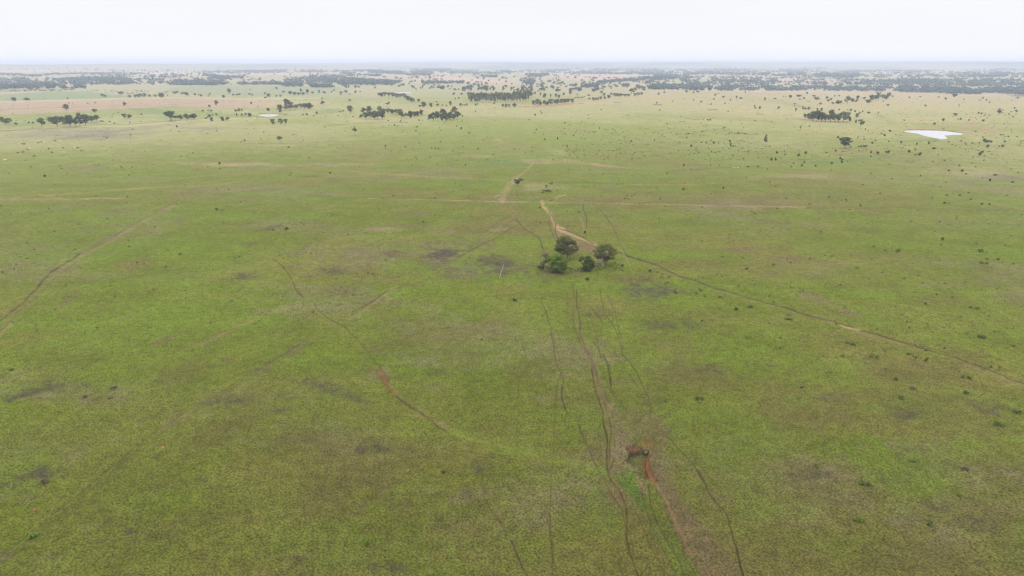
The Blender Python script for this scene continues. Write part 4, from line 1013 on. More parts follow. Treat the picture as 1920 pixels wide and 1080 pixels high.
def auto_label(L, noun, grp):
    by = {}
    for d in L:
        q, mu, mv, nm = near_to(d, MARKS)
        du, dv = d['u'] - mu, (d['v'] - mv) * 3.0
        if abs(du) < 4 and abs(dv) < 6: rel = 'beside'
        elif abs(du) > abs(dv): rel = 'right of' if du > 0 else 'left of'
        else: rel = 'in front of' if dv > 0 else 'behind'
        look = LOOK[d['k']]
        if noun == 'shrub' and d['k'] == 'b':
            look = 'tiny dark shrub' if d['w'] < 3.2 else ('low dark shrub' if d['h'] < 0.6 * d['w'] else ('upright dark shrub' if d['h'] > 1.15 * d['w'] else 'small dark shrub'))
        d['look'] = look; d['rel'] = rel; d['nm'] = nm; d['q'] = q
        by.setdefault((look, rel, nm), []).append(d)
    for (look, rel, nm), G in by.items():
        G.sort(key=lambda d: d['q'])
        for i, d in enumerate(G):
            pre = '' if len(G) == 1 else ('nearest ' if i == 0 else (ORD[i + 1] + ' nearest ' if i < 19 else 'far '))
            d['label'] = f"{pre}{look} {rel} {nm}".strip().replace('second nearest', 'second-nearest')
            if len(d['label'].replace('-', ' ').split()) > 16: d['label'] = d['label'].replace('small dark shrub', 'small shrub').replace('the bare stretch of the diagonal track', 'the bare track stretch')
            d['group'] = grp; PLACED.append(d)
auto_label(TREES_LOOSE, 'tree', 'scattered trees on the plain')

SHRUBS = parse("""
30,234,5.5,4;54.3,232.3,3.4,4.2;62.3,232.3,4.4,4;331.5,239,4,4;336,248,2.4,2;458.5,264,3.2,2.6;452.5,267.5,2.4,1.8;406,246.8,2.4,3;265.5,215.6,3.4,2.8;200.5,259.3,2.8,3;196,256.8,2.6,1.8;206,229.5,3,3,g;193,228.5,3.4,2.4;215,232.5,2.6,3;222,213.3,2.8,2.4;211,221,2,2.6;165,196,2.2,2.8;176.5,194.3,2,2.2;179.5,194,2.2,2.4;129,195,2.2,2.8;188.5,228.2,3,2;244,230.6,3,2.4;264,229.4,2.2,2.2;245.5,254,2.8,1.6;248.5,243,2.6,1.6;
568.8,216,3.6,2.4;643.5,209.6,3.2,4;638,210.6,4,2.2;520,258.4,2.2,2.4;541,277,4.6,2.8;664.5,241,2.2,4,;657.5,250.4,2.2,2;647,246,2,1.6;662,219.6,2.8,2.4;634.5,218,3,1.6;589,217.3,5,1.6;609.5,239.6,2.4,2.2;550.5,253.4,4.8,1.8;495,248.6,3,1.6;569,263.6,2.2,1.6;645,275,2,1.8;490,260.8,3,1.6;562,291.8,2,2.2;580.5,296.8,3.4,2.2,g
740,236.5,3,4;751,228.3,3,3.2;780,247,3,3.2;785.8,227.4,3.2,4.2,g;833.5,231.6,2,2.8;856,237.7,3,3;864.8,243,4.8,4.8,r;865.7,228.3,2.2,2.2;867.3,219,3.2,4;823.4,241.2,2.2,2.2;723,275,4,3;760.3,276.2,3,2.8;896,280.2,3,3.2;806.5,295.8,3.2,2.8;861.3,292.8,3,2.2;825.5,267.4,2.8,3.4;891.5,210,3,3;907,264.4,2.6,2.2;896.5,304.8,2,2.6;873,311,3,4.6;780,296.6,3,2;728.5,227,3,1.8;746.5,236.8,4.6,1.6;827,245.6,2,1.8;793,226.4,2.4,1.6;879.5,250,4,2.4;867,265.3,2.4,1.6;912,300.2,3,2;868,275.4,3,1.4;762,230.6,3,2,f;782,238.6,5,2,g;785,269,3,2,g;809.5,279.5,3,4,f;817,279.8,3,4,f;823,279.6,3,3.4,f
1003.2,217.8,3.2,5.6;1015,213.6,3.2,3;1013.6,209.7,2.2,2.4;1059,231.8,3.2,3;1045.3,261.8,3,5;1103.5,217.4,2.2,3;1100.3,223,2.4,2.4;1104.5,222.6,3,1.4;1113,233.2,2.6,1.8;1117,248.4,2.8,2.4;1112.3,248,2.2,2.2;1063,274.6,3.4,3.2;1005.2,243.2,3.4,2;992,225.3,2.6,1.8;965,281,3,2.2;984.3,286.6,2.4,2;1150,245,2.4,2.8;1137,247.4,2,2;1124,241.6,2.4,3;1183,265.6,4,3.2,g;1076,254.8,4.4,1.8;1021,262,4.4,1.6;1003,249.5,2.2,1.6;1178.5,218,3,1.8;1174,217.4,2,2.6;1128,206.8,3,1.8;997,284.6,2.4,2,g;1189.8,278.4,2.2,2;1150.6,283.8,2.2,1.8;1185,298,2.2,1.8
1237,207.8,2.8,3;1231.3,194,3.4,3.4,n;1261,191.8,2.2,3;1282,186.4,2,2;1300,189.2,2.8,3;1314.5,192,5.6,2.4;1338,187.4,3.2,3.4;1369,188.7,2.8,2.8;1359,195.4,2.2,3.4;1333.6,196.3,3.4,2.4;1328,196,2,1.8;1397,173.8,3,3,n;1347,176,2.4,2;1318.5,225,2.2,2.8;1327.5,226.2,4,3;1332,226,4,4;1250.5,233.3,4,2.4;1287,252.3,3.2,2.6;1290.7,252.3,2.8,3.4;1287.6,260.2,2.8,4;1315,268.4,3.2,3.4;1324.5,269.8,3.2,4.6;1338.5,269.6,4.6,4.4;1333,264,3,2;1296,276,5,5.4;1305,278.4,3,2.4;1368.5,266.8,4,4.6;1370,274,5,6;1374.4,275,3.6,3;1334,286,3.6,3.4;1341,286.6,4.6,2;1394,299.3,3.2,2.8;1272,284,2.6,2.4;1373,292,3,1.8;1416.5,204,2.6,3;1402.5,285.4,3,2;1384,283.4,2.4,2;1308.5,282.6,2.2,2.2;1254.5,241.8,2.6,1.8;1317,247,4,1.6;1326,244.5,3,1.6;1341.6,244.2,2,1.8;1290,282.4,2.4,1.6;1227,263,2.4,3;1224.5,250.8,2.4,2.2;1243,252.6,2.4,1.6;1358.7,239.8,3,1.4;1416,227,4,2;1392,232.8,2.4,1.6;1422,297,2.6,1.8;1364.5,209.6,3,1.6;1367,279.8,3,1.6
1561,209.7,6.6,3,u;1612,212.6,3.4,3.2,n;1617,210.7,2.4,3.4;1646.5,212.3,2.4,3;1572.5,206.8,3,2;1589.5,207.8,3,2;1565,181.3,3.2,3;1573,181.2,2.8,3;1534.2,183.8,2.4,3;1499.5,187,4.4,2.2;1515,191,2.6,1.6;1454,185.6,4,1.6;1469,182,2.6,2.2;1473.6,182,2.2,2;1490,195.2,6,2,g;1489.8,200,2.6,2.2;1532.8,198.6,2,2.8;1538.5,196,5.6,3.4;1604.5,231,3.6,6.6;1571.5,259.3,4.2,4.4;1500.2,239.8,3.2,3.6;1517.2,237.8,2.8,2.6;1668.4,247.3,4.6,4;1658,255.2,3.8,3.8;1657,247.2,2.6,2.4;1652.7,251.3,3.6,1.8;1622.5,244,2.4,3.4;1635.5,270,4,4.4;1666,265.8,3.2,2.6;1632,260.4,2.4,2.2;1566.3,285,4,5;1632.5,287.3,3.4,4;1645,288.6,5.4,4.4;1661.5,287.2,4,4.4;1666,287.4,5.4,5.6;1456,288.4,5.2,5.2;1497.3,293.8,5.8,6.4;1509.5,289.3,5.8,6.2;1446,301.5,4.6,6;1453.6,301.5,5.2,6.6;1575,298.6,4.2,4.4;1580,300.3,3.6,2.8;1609.5,276,2.6,3,g;1614,276,4,4,f;1619,276.3,5,4.6,g;1624,275.7,4.4,4,f;1594.6,276,2.6,3;1656.5,191,3,2;1664.6,198.3,4.8,3.4;1650.5,174.7,2.6,2.4;1668,179,3,2.4;1673,182,3,2.8;1559.5,215.5,2,2;1591,264,4,1.4,g;1642,264,4,1.4;1620,257,2,1.6;1620,262,2.4,1.6;1554,294,2.2,1.8;1475.5,273,2.4,1.6,n;1443,275,3,1.2;1471,290.8,3,1.4;1580,284.6,4.4,1.4;1549.5,286.8,3.6,1.4;1633,293.8,3.6,1.4;1646,290.6,3,1.6;1610,283,3,1.6,n
1705,184.2,3.4,2.8;1843,185.2,4.6,2.8;1850,188.6,3.6,1.8;1837,188.4,3,1.4;1854.5,194,2.2,3.4,g;1908,185.2,4,2.8;1897.5,189.6,2.2,2.4;1734.3,199.7,4.4,3.6;1835,213.3,3,3.2;1840,214.4,3.6,3.2;1905,210.3,4.4,4.2;1902.5,204,3,2;1899.3,220,3.8,2.2;1843,228.3,4.6,4;1850.5,223.2,2.4,2.8;1817,226.3,3.2,2.4;1733,234.2,2.2,3;1695,226.5,3,2;1800.5,225,3,3.6;1797,224.6,2.6,1.6;1798,198.6,3.4,1.8;1807,187.4,2.6,2;1761,183,3,1.6;1724.5,182.2,3,1.6;1846,217,3.6,2,n;1855.5,217.6,2.8,2.2;1878,213.4,2.6,2;1884.5,217,2,2.2;1891.5,215.4,3,2.2,n;1896,210.6,2.4,2;1902.8,203.5,2.6,2;1873,205.2,4.4,1.2;1880.5,207.7,2.6,2
1689,269.3,4.4,5;1718.6,272,3.4,4.4;1741.3,270.3,3,4;1716.3,280.3,3.6,2.4;1703.8,286.3,6,5.2;1716,291.6,3.2,3;1724.4,292,7.2,6.2;1883.8,267,4,3.4;1852,277,5,5.4;1878,275.6,4.6,4.4;1881.7,275.3,3,2.8;1873,275,3.4,1.6;1837,292.4,6.4,6.4,r;1842,286.8,4.8,3.6;1750.5,279,7.4,1.8;1779.6,267,3,2;1837,269.3,3,2.2;1891,257.3,3.6,2.4;1758.4,290.8,2.2,1.8;1801.6,265,5,1.6;1810,269,5,1.6;1823,269,4.4,1.8;1876,253.8,4.6,2;1882,253.8,2.6,2;1831,247.7,3,2;1768,242.7,3,1.8,;1846,293,2.4,1.8;1854.6,285.7,3,1.8;1831,282.4,3,1.4;1685.4,277.4,2,2.4;1801,277.6,2.6,1.4;1896.5,245,3,1.4;1905.6,257.3,2.6,1.4;1842,258.6,3,1.8,g;1914.5,265.6,3,1.6
1508,306.5,3.4,4.2;1503.5,312,4.6,4.6;1529,312.3,4.2,3.8;1559.5,308,4.2,4.6;1578,306,4.4,4.8;1484,313.5,3.4,2.6;1667,309.3,2.2,3;1779,321,4.2,3.8;1804,322.4,4.8,4.4;1811,327,3.4,2.4;1855,340,4,5;1866,329.5,6.4,3;1799,311.4,3.6,2.4;1771,301.8,3.2,2;1673,336.3,3.8,2.2;1726,331,2.6,3;1650,363.6,3.2,2.6;1586,375.3,4,2.6;1554.5,370.6,3.6,2.4;1613,386.3,4.4,2.8;1770.5,382.3,5,3.6;1775.5,367.3,4.6,3,g;1799.5,367,5.6,2.6,g;1841,383.4,5.6,3;1855,384.3,3.2,3.4;1821,375.3,3.2,2.2;1658,373.3,2.2,1.8;1497,373.3,2.4,1.6;1617.7,347.4,2.6,1.8;1559,319.6,2.6,1.4;1487,307.3,3,2;1845,301.5,3,1.6,g;1829,314.2,2.6,1.6;1907.6,324,3,2.2;1898,342,6,1.6
1282,312.4,3.2,5.6;1251,325.6,3.2,2.8;1296,319,3.2,2.4;1331.6,311,2.8,2.6;1325,314,2.8,1.8;1389,315,3.4,2.6;1402.6,313.6,4.2,3.2;1421,314,2.4,3.8;1281.3,357,5.4,5.4;1356.6,354.6,5,5;1340,361.3,3,2.4;1237.6,374,4.4,3.4;1189.6,365,4.4,2.2;1219,362.4,2.4,2.4;1229.8,355,2.6,2;1213.3,364,2.4,1.6;1213,371.8,2.2,1.8;1438,318.3,2.6,1.8;1399,334.3,2.4,2;1332,304.5,2.2,2.4;1349,310.3,2.4,2.2;1320,332.5,2,1.4;1107,318.8,2.4,2;1067,319,3,1.4;1453.5,350.6,2.6,2,g;1444,342,3,1.8;1474,373,3.4,1.8;1316,389.6,3,2;1415.6,401.6,3,2
84.5,332,4.6,4.6;412,308.4,4.6,4.4;406,394.4,5,4.8;538,430.6,8.6,5;513,432,4.4,2.4;524,480.4,3.2,2.4;440,484.5,5,3.2,g;448,482.3,5.6,2.8,g;338,477.3,7,3,g;4,511,3.4,2.8;287,544.3,6,2.4;130,558.4,5,2.6,g;618.5,325.6,5.6,3,g;710,394.3,2.8,2.6;793.5,417.4,4.4,3.6;652.5,440.6,3.6,2.6;605,437.6,3,1.8;930.5,447.2,3,2.4;1085,399.4,3.4,4.6,g;1097.6,438,6,6.4;1012,390,4,3.2;1015.6,463.6,3.6,2.8;1154,494,4.4,2.4;1166.6,500,7,5;1102,526,9.6,6.2;964,565,11.5,7;1218,510,6.6,6,u;1174,352,3,1.6
1266,550,7.4,5.2;1305,551.3,5.6,3.8;1231,542,5.2,3,g;1314.5,544.6,8,3,g;1321,555.3,6.6,3.2,g;1350,557.3,6.6,3,n;1276,571,6.4,3,g;1380,580.5,9.4,5;1316,603,5.4,3.6;1407,576,14,3,g;1474,599.5,11,5,g;1484,601,10,4.4,g;1417,603,6.6,2.6,g;1767,450,5.4,5;1638,463,4.6,2.6;1684,471,10,4.4,g;1839,471.4,9.4,4.2,g;1871,487.3,5.4,3.2;1851,486,4.4,2.4;1840,493.4,8,3.4,g;1849,494,8,3.2,g;1735,570.4,4.6,3.6;1400,504,7.6,3.2,n;1629,523.3,3,3;1820,577.4,8,3.8,g;1832,578.6,8,3.8,g;1344,514.4,4,2.4;1353,518.3,4.4,2.4;1596,479.6,3,2;1662,553,4,2.6,g;1548,534,3,2,g
1744,986,11,9,g;1712,729.5,12,5,n;1811,738,11,4.6;1806,707,9,5,g;1816,709,10,5.6,g;1635,669,10,7,f;1646,671,9,6,f;1588,644,9,4.6,g;1600,647,10,5,g;1708,866,9,5,g;1716,867,7,4.6,f;1904,773,9,5,g;1912,774,8,5,g;1868,795,10,5.6,g;1879,797,9,5,g;1606,975,9,5,g;1616,977,9,5,f;1531,875,11,6,g;1811,880,11,5,n;1616,907,11,6,g;1628,909,10,6,g;1736,677,6.4,4.2;1703,665,6,4,g;1845,634,12,5.4,g;1837,632,8,4,g;1690,746,12,5,g;1679,711,9,5,g;1800,930,8,4,g;1504,727,6,4
213,728,11.6,4.4,n;159,745,7.6,3.8;207,747,9,3.6,n;22,694,7.4,3;83,905,13.5,7.4,n;62,1007,16,6.6,f;685.5,1024,12,11,f;831.5,886,9,4.4;903,636.6,6,3.4,g;1307,748,9,7,g;1316,749,9,6.4,g;1247,753.4,5.6,3;430,566,4,2;610,507,4,2.4;660,590,4,2;148,600,5,2,g;274,640,5,2.6,g;1430,752,5,3;1530,784,4,3;1345,820,4,2.6,g
""", 'b')
for d in SHRUBS:
    if not d['k']: d['k'] = 'b'
SHRUBS.sort(key=lambda d: -d['w'] * d['h'])
EXTRA = SHRUBS[285:]; SHRUBS = SHRUBS[:285]
auto_label(SHRUBS, 'shrub', 'shrubs dotted over the paddock')
print('clustered+loose', len(PLACED), 'shrubs', len(SHRUBS))

# the dense wood beyond the grove: every trunk row its own tree
rw = random.Random(5)
wood = []
for row, (v, u0, u1, h) in enumerate([(193, 884, 990, 12), (190.2, 879, 994, 12.5), (187.5, 878, 996, 12), (185, 884, 998, 10)]):
    u = u0
    while u < u1:
        wood.append(dict(u=u + rw.uniform(-1, 1), v=v + rw.uniform(-0.5, 0.4) - (0.02 * (u - 884)), w=rw.uniform(5.5, 8.5), h=h * rw.uniform(0.7, 1.15), k=rw.choice('stsw'), row=row))
        u += rw.uniform(4.2, 6.4)
for (u, v, w, h) in [(961, 193, 8, 12), (968, 192, 10, 17), (976, 191, 11, 20), (985, 190, 10, 19), (991, 188, 9, 17), (964, 182, 8, 13), (971, 178, 8, 12), (980, 178, 8, 14), (989, 180, 9, 13), (996, 175, 8, 9)]:
    wood.append(dict(u=u, v=v, w=w, h=h, k='w', row=4))
for row in range(5):
    L_ = sorted([d for d in wood if d['row'] == row], key=lambda d: d['u'])
    for i, d in enumerate(L_):
        d['label'] = f"slender gum, {ORD[min(i + 1, 28)]} from left in the {['front row', 'second row', 'third row', 'back row', 'taller right end'][row]} of the dense wood"
for d in wood:
    d['group'] = 'gums of the dense wood'
    PLACED.append(d)
print('placed', len(PLACED)); LONG += [d['label'] for d in PLACED if len(d['label'].replace('-', ' ').split()) > 15]; print('LONGLIST', LONG)

U = [d['u'] for d in PLACED]; V = [d['v'] for d in PLACED]
WX, WY, WZ = ground_at(U, V)
n_tree = n_shrub = 0
rt = random.Random(9)
for d, x, y, z in zip(PLACED, WX, WY, WZ):
    dist = math.sqrt(x * x + y * y + (CAM_H - z) ** 2)
    m_px = dist / F
    W = d['w'] * m_px; H = d['h'] * m_px / math.cos(math.atan2(CAM_H - z, math.hypot(x, y)))
    H *= 1.06; W *= 1.08
    H = max(H, 0.35 * W)
    form, lk = FORM[d['k']]
    shrub = form == 'bush' or H < 2.0
    if H < 2.2 and form not in ('bush',): form = 'bush'
    lod = 'mid' if d['w'] >= 12 else ('lo' if d['w'] >= 4.5 else 'xlo')
    if form == 'bush' and d['w'] >= 6: lod = 'lo'
    var = rt.randrange(4)
    bark = PALEBARK if d['k'] in 'pw' else (DARKBARK if d['k'] in 'rbu' else BARK)
    rz = rt.uniform(0, 6.283); sx = W * rt.uniform(0.95, 1.08)
    name = 'shrub' if shrub else 'tree'
    loc = (float(x), float(y), float(z) - 0.05)
    if d['w'] >= 8.5 and not shrub:
        o = bpy.data.objects.new(name, None); COL.objects.link(o)
        o.empty_display_size = 0.5
        c = link('crown', crown_mesh(form, var, lod, lk)); c.parent = o
        t = link('trunk', trunk_mesh(form, var, lod, bark)); t.parent = o
    else:
        o = link(name, whole_mesh(form, var, lod, lk, bark))
    o.location = loc; o.rotation_euler = (0, 0, rz); o.scale = (sx, W * W / sx, H)
    tag(o, d['label'], 'shrub' if shrub else 'tree', d['group'])
    if len(d['label'].split()) > 16: print('LONG', d['label'])
    if shrub: n_shrub += 1
    else: n_tree += 1
print('trees', n_tree, 'shrubs', n_shrub)

# ---- the near trees, modelled one by one
def near_tree(u, v, name, label, clumps, nleaf, leaf, leafkey, trunk_paths, bark, group=None, seed=1, inner=None):
    """clumps: (du, depth, up, rx, ry, rz) in metres from the foot"""
    x, y, z = [float(a[0]) for a in ground_at(u, v)]
    rng = np.random.default_rng(seed)
    o = bpy.data.objects.new(name, None); COL.objects.link(o); o.location = (x, y, z - 0.05)
    C = [c[:3] for c in clumps]; Rd = [[q * 1.18 for q in c[3:]] for c in clumps]
    Vc, Qc = leaves(rng, C, Rd, nleaf, leaf)
    Vc[:, 2] = np.maximum(Vc[:, 2], 0.1)
    c = link('crown', mesh_np('crown', Vc, Qc, [LEAF[leafkey]])); c.parent = o
    tv = join([tube(p, r, 8) for p, r in trunk_paths])
    t = link('trunk', mesh_np('trunk', tv[0], tv[1], [bark], smooth=True)); t.parent = o
    if inner:
        iv, iq = leaves(rng, [c[:3] for c in inner], [c[3:] for c in inner], 1800, 0.12)
        iv[:, 2] = np.maximum(iv[:, 2], 0.1)
        i_ = link('dead_twigs', mesh_np('dead_twigs', iv, iq, [LEAF['brown']])); i_.parent = o
    tag(o, label, 'tree', group)
    return o

def scatter_clumps(rng, n, fn):
    return [fn(rng) for _ in range(n)]

def limbs(rng, top, clumps, n, r0):
    out = []
    for i in rng.permutation(len(clumps))[:n]:
        c = np.array(clumps[i][:3]); top_ = np.array(top)
        m1 = top_ * 0.62 + c * 0.38 + rng.normal(size=3) * 0.25 + np.array([0, 0, 0.2])
        m2 = top_ * 0.3 + c * 0.7 + rng.normal(size=3) * 0.2
        out.append(([top_, m1, m2, c], [r0, r0 * 0.62, r0 * 0.4, r0 * 0.15]))
    return out

G4 = 'big near trees at the middle of the paddock'
# rounded gum behind, trunk low and leaning right
r_ = np.random.default_rng(41); cl = []
for _ in range(58):
    a = r_.uniform(0, 6.283); q = r_.uniform(0.1, 1) ** 0.5
    zz = r_.uniform(3.0, 9.3); rad = q * 4.3 * math.sqrt(max(0.12, 1 - ((zz - 5.4) / 4.4) ** 2))
    cl.append((rad * math.cos(a) - 0.9, rad * math.sin(a), zz, r_.uniform(0.9, 1.4), r_.uniform(0.9, 1.4), r_.uniform(0.6, 1.0)))
cl += [(r_.uniform(-3.6, 2.6), r_.uniform(-2.2, 2.2), r_.uniform(2.1, 3.6), 0.9, 0.9, 0.6) for _ in range(9)]
cl += [(3.4, 0.2, 3.9, 0.9, 0.9, 0.6), (3.9, -0.3, 4.6, 0.8, 0.8, 0.6), (-5.3, 0, 3.7, 0.7, 0.6, 0.35), (-4.6, 0.3, 4.6, 0.8, 0.7, 0.5)]
tp = [([(0, 0, -0.2), (-0.15, 0, 1.2), (-0.2, 0, 2.3)], [0.50, 0.40, 0.36])] + limbs(r_, (-0.2, 0, 2.2), cl, 14, 0.20)
near_tree(1065, 485.5, 'gum_tree', 'olive-green round-crowned gum, rearmost of the four big near trees', cl, 17000, 0.17, 'olive' , tp, BARK, G4, 3)
# flat-topped gum on a white trunk
r_ = np.random.default_rng(42); cl = []
for _ in range(42):
    a = r_.uniform(0, 6.283); q = math.sqrt(r_.uniform(0.02, 1)); rx = 5.7 * q
    cl.append((rx * math.cos(a) + 0.7, 0.8 * rx * math.sin(a), 8.6 - 2.4 * q * q + r_.uniform(-1.2, 0.5), r_.uniform(0.8, 1.35), r_.uniform(0.8, 1.3), r_.uniform(0.35, 0.6)))
for _ in range(26):
    a = r_.uniform(0, 6.283); rx = r_.uniform(0.6, 4.2)
    cl.append((rx * math.cos(a) + 0.5, rx * math.sin(a), r_.uniform(2.4, 6.6), 0.95, 0.95, 0.6))
tp = [([(0, 0, -0.2), (0.05, 0, 1.6), (0.2, 0, 3.2)], [0.40, 0.33, 0.28])] + limbs(r_, (0.2, 0, 3.1), cl, 16, 0.19)
near_tree(1130.5, 498, 'gum_tree', 'grey-green flat-topped gum on a white trunk, rightmost of the big near trees', cl, 10500, 0.18, 'olive', tp, PALEBARK, G4, 5)
# dense dark tree, leafy to the ground
r_ = np.random.default_rng(43); cl = []
for _ in range(36):
    a = r_.uniform(0, 6.283); zz = r_.uniform(0.9, 6.3); rad = r_.uniform(0.3, 1) * 3.0 * math.sqrt(max(0.15, 1 - ((zz - 2.6) / 3.6) ** 2))
    cl.append((rad * math.cos(a) + (0.5 if zz < 4 else -0.7), rad * math.sin(a), zz, r_.uniform(0.7, 1.2), r_.uniform(0.7, 1.2), r_.uniform(0.5, 0.8)))
tp = [([(0, 0, -0.2), (0, 0, 0.8), (0.1, 0, 1.6)], [0.24, 0.2, 0.16])] + limbs(r_, (0.1, 0, 1.5), cl, 10, 0.10)
near_tree(1099.5, 507.5, 'leafy_tree', 'dark dense tree leafy to the ground, between the two tall gums', cl, 9000, 0.16, 'dark', tp, BARK, G4, 7)
# bright green bushy tree with dead brown undergrowth
r_ = np.random.default_rng(44); cl = []
for _ in range(60):
    a = r_.uniform(0, 6.283); zz = r_.uniform(1.5, 7.2); rad = r_.uniform(0.2, 1) * 4.2 * math.sqrt(max(0.15, 1 - ((zz - 3.6) / 4.2) ** 2))
    cl.append((rad * math.cos(a), rad * math.sin(a), zz, r_.uniform(0.8, 1.2), r_.uniform(0.8, 1.2), r_.uniform(0.45, 0.75)))
inn = [(r_.uniform(-3.4, 3.0), r_.uniform(-2.2, 1.6), r_.uniform(0.5, 1.9), 0.9, 0.9, 0.6) for _ in range(12)]
tp = [([(0.1 + k, 0.1 * k, -0.2), (0.1 + 0.8 * k, 0, 1.3), (0.2 + 0.9 * k, 0, 3.4)], [0.14, 0.11, 0.07]) for k in (-1.8, -0.7, 0.3, 1.5)]
near_tree(1043, 510.5, 'leafy_tree', 'bright green bushy tree over brown dead twigs, left of the near group', cl, 26000, 0.18, 'bright', tp, DARKBARK, G4, 9, inner=inn)
# the small company around it
r_ = np.random.default_rng(45); cl = [(r_.uniform(-1.8, 1.4), r_.uniform(-1, 1), r_.uniform(2.0, 7.2), 1.0, 1.0, 0.8) for _ in range(18)]
tp = [([(0, 0, -0.2), (0.1, 0, 1.6), (-0.1, 0, 3.6)], [0.12, 0.09, 0.06])] + limbs(r_, (0, 0, 2.6), cl, 9, 0.05)
near_tree(1021.5, 507.5, 'bare_tree', 'nearly bare brown-twigged tree with a white trunk, left of the bright green tree', cl, 3200, 0.11, 'brown', tp, PALEBARK, None, 11)
r_ = np.random.default_rng(46); cl = [(r_.uniform(-1.1, 1.1), r_.uniform(-0.8, 0.8), r_.uniform(0.6, 3.0), 0.7, 0.7, 0.6) for _ in range(14)]
tp = [([(0, 0, -0.2), (0, 0, 0.6), (0, 0, 1.4)], [0.09, 0.08, 0.05])]
near_tree(1014, 504, 'leafy_tree', 'small dark leafy bush-tree at the far left of the near group', cl, 2200, 0.15, 'dark', tp, DARKBARK, None, 13)
r_ = np.random.default_rng(47); cl = [(r_.uniform(-1.3, 1.3), r_.uniform(-1.0, 1.0), r_.uniform(1.4, 6.0), 0.95, 0.95, 0.7) for _ in range(18)]
tp = [([(0.2, 0, -0.2), (0.15, 0, 1.0), (0, 0, 2.4)], [0.17, 0.14, 0.09])] + limbs(r_, (0, 0, 2.2), cl, 8, 0.07)
near_tree(1055.5, 515, 'leafy_tree', 'soft olive tree with a dark stem, front right of the bright green tree', cl, 4500, 0.15, 'green', tp, DARKBARK, None, 15)

# lone tree by the road and its slim neighbours
r_ = np.random.default_rng(51); cl = []
for _ in range(14):
    a = r_.uniform(0, 6.283); zz = r_.uniform(1.6, 4.2); rad = r_.uniform(0.2, 1) * 1.7
    cl.append((rad * math.cos(a) - 0.4, rad * math.sin(a), zz, 0.75, 0.75, 0.55))
tp = [([(0, 0, -0.2), (-0.2, 0, 1.0), (-0.3, 0, 1.8)], [0.2, 0.16, 0.12])] + limbs(r_, (-0.3, 0, 1.7), cl, 8, 0.09)
near_tree(970.5, 348.6, 'roadside_tree', 'dark compact lone tree beside the orange road', cl, 3800, 0.19, 'dark', tp, BARK, None, 17)
r_ = np.random.default_rng(52); cl = [(r_.uniform(-1.3, 1.2), r_.uniform(-0.8, 0.8), r_.uniform(5.4, 7.0), 0.75, 0.7, 0.42) for _ in range(9)]
tp = [([(0, 0, -0.2), (0.05, 0, 2.6), (-0.1, 0, 4.8)], [0.16, 0.12, 0.09])] + limbs(r_, (-0.1, 0, 4.7), cl, 6, 0.07)
near_tree(977.3, 354.5, 'roadside_tree', 'slim white-trunked gum just right of the compact roadside tree', cl, 1100, 0.17, 'olive', tp, PALEBARK, None, 19)
r_ = np.random.default_rng(53); cl = [(r_.uniform(-1.2, 1.0), r_.uniform(-0.6, 0.6), r_.uniform(3.4, 5.0), 0.55, 0.5, 0.35) for _ in range(7)]
tp = [([(0.3, 0, -0.2), (0.1, 0, 1.8), (0, 0, 3.4)], [0.12, 0.09, 0.07])] + limbs(r_, (0, 0, 3.3), cl, 5, 0.05)
near_tree(1033, 355.5, 'roadside_tree', 'thin young gum behind the weedy mound by the road', cl, 420, 0.17, 'green', tp, PALEBARK, None, 21)
r_ = np.random.default_rng(54); cl = [(r_.uniform(-0.4, 0.5), r_.uniform(-0.4, 0.4), r_.uniform(1.8, 3.4), 0.45, 0.45, 0.4) for _ in range(5)]
tp = [([(0, 0, -0.2), (0, 0, 1.0), (0.1, 0, 2.4)], [0.09, 0.07, 0.05])]
near_tree(1024.3, 356.3, 'roadside_tree', 'short dark sapling rising from the weedy mound by the road', cl, 260, 0.18, 'dark', tp, BARK, None, 23)
# leaning dead trunk
x, y, z = [float(a[0]) for a in ground_at(936.5, 521.5)]
dv_, dq_ = join([tube([(0, 0, -0.2), (0.45, 0.1, 1.8), (1.0, 0.1, 3.6), (1.75, 0.2, 5.6)], [0.12, 0.10, 0.07, 0.035], 8),
                 tube([(1.0, 0.1, 3.6), (1.45, 0.2, 4.1), (1.6, 0.5, 4.7)], [0.06, 0.045, 0.02], 5),
                 tube([(0.75, 0.1, 2.8), (0.4, 0.0, 3.3), (0.3, -0.2, 3.7)], [0.05, 0.035, 0.02], 5)])
o = link('dead_tree', mesh_np('dead_tree', dv_, dq_, [plain_mat('dead_wood', (0.26, 0.24, 0.21), (0.38, 0.35, 0.31))], smooth=True))
o.location = (x, y, z); tag(o, 'bleached dead trunk leaning right on the purple-grey scald, no leaves', 'tree')
# two thin posts behind the near trees
for k, (u, v, lb) in enumerate([(1093.5, 446.5, 'left of two thin weathered fence posts above the flat-topped gum'), (1098.6, 447.3, 'right of two thin weathered fence posts above the flat-topped gum')]):
    x, y, z = [float(a[0]) for a in ground_at(u, v)]
    pv_, pq_ = tube([(0, 0, -0.3), (0.01, 0, 0.6), (0.03, 0, 1.35)], [0.085, 0.08, 0.075], 8)
    o = link('fence_post', mesh_np('fence_post', pv_, pq_, [DARKBARK], smooth=True)); o.location = (x, y, z)
    tag(o, lb, 'post', 'two fence posts')

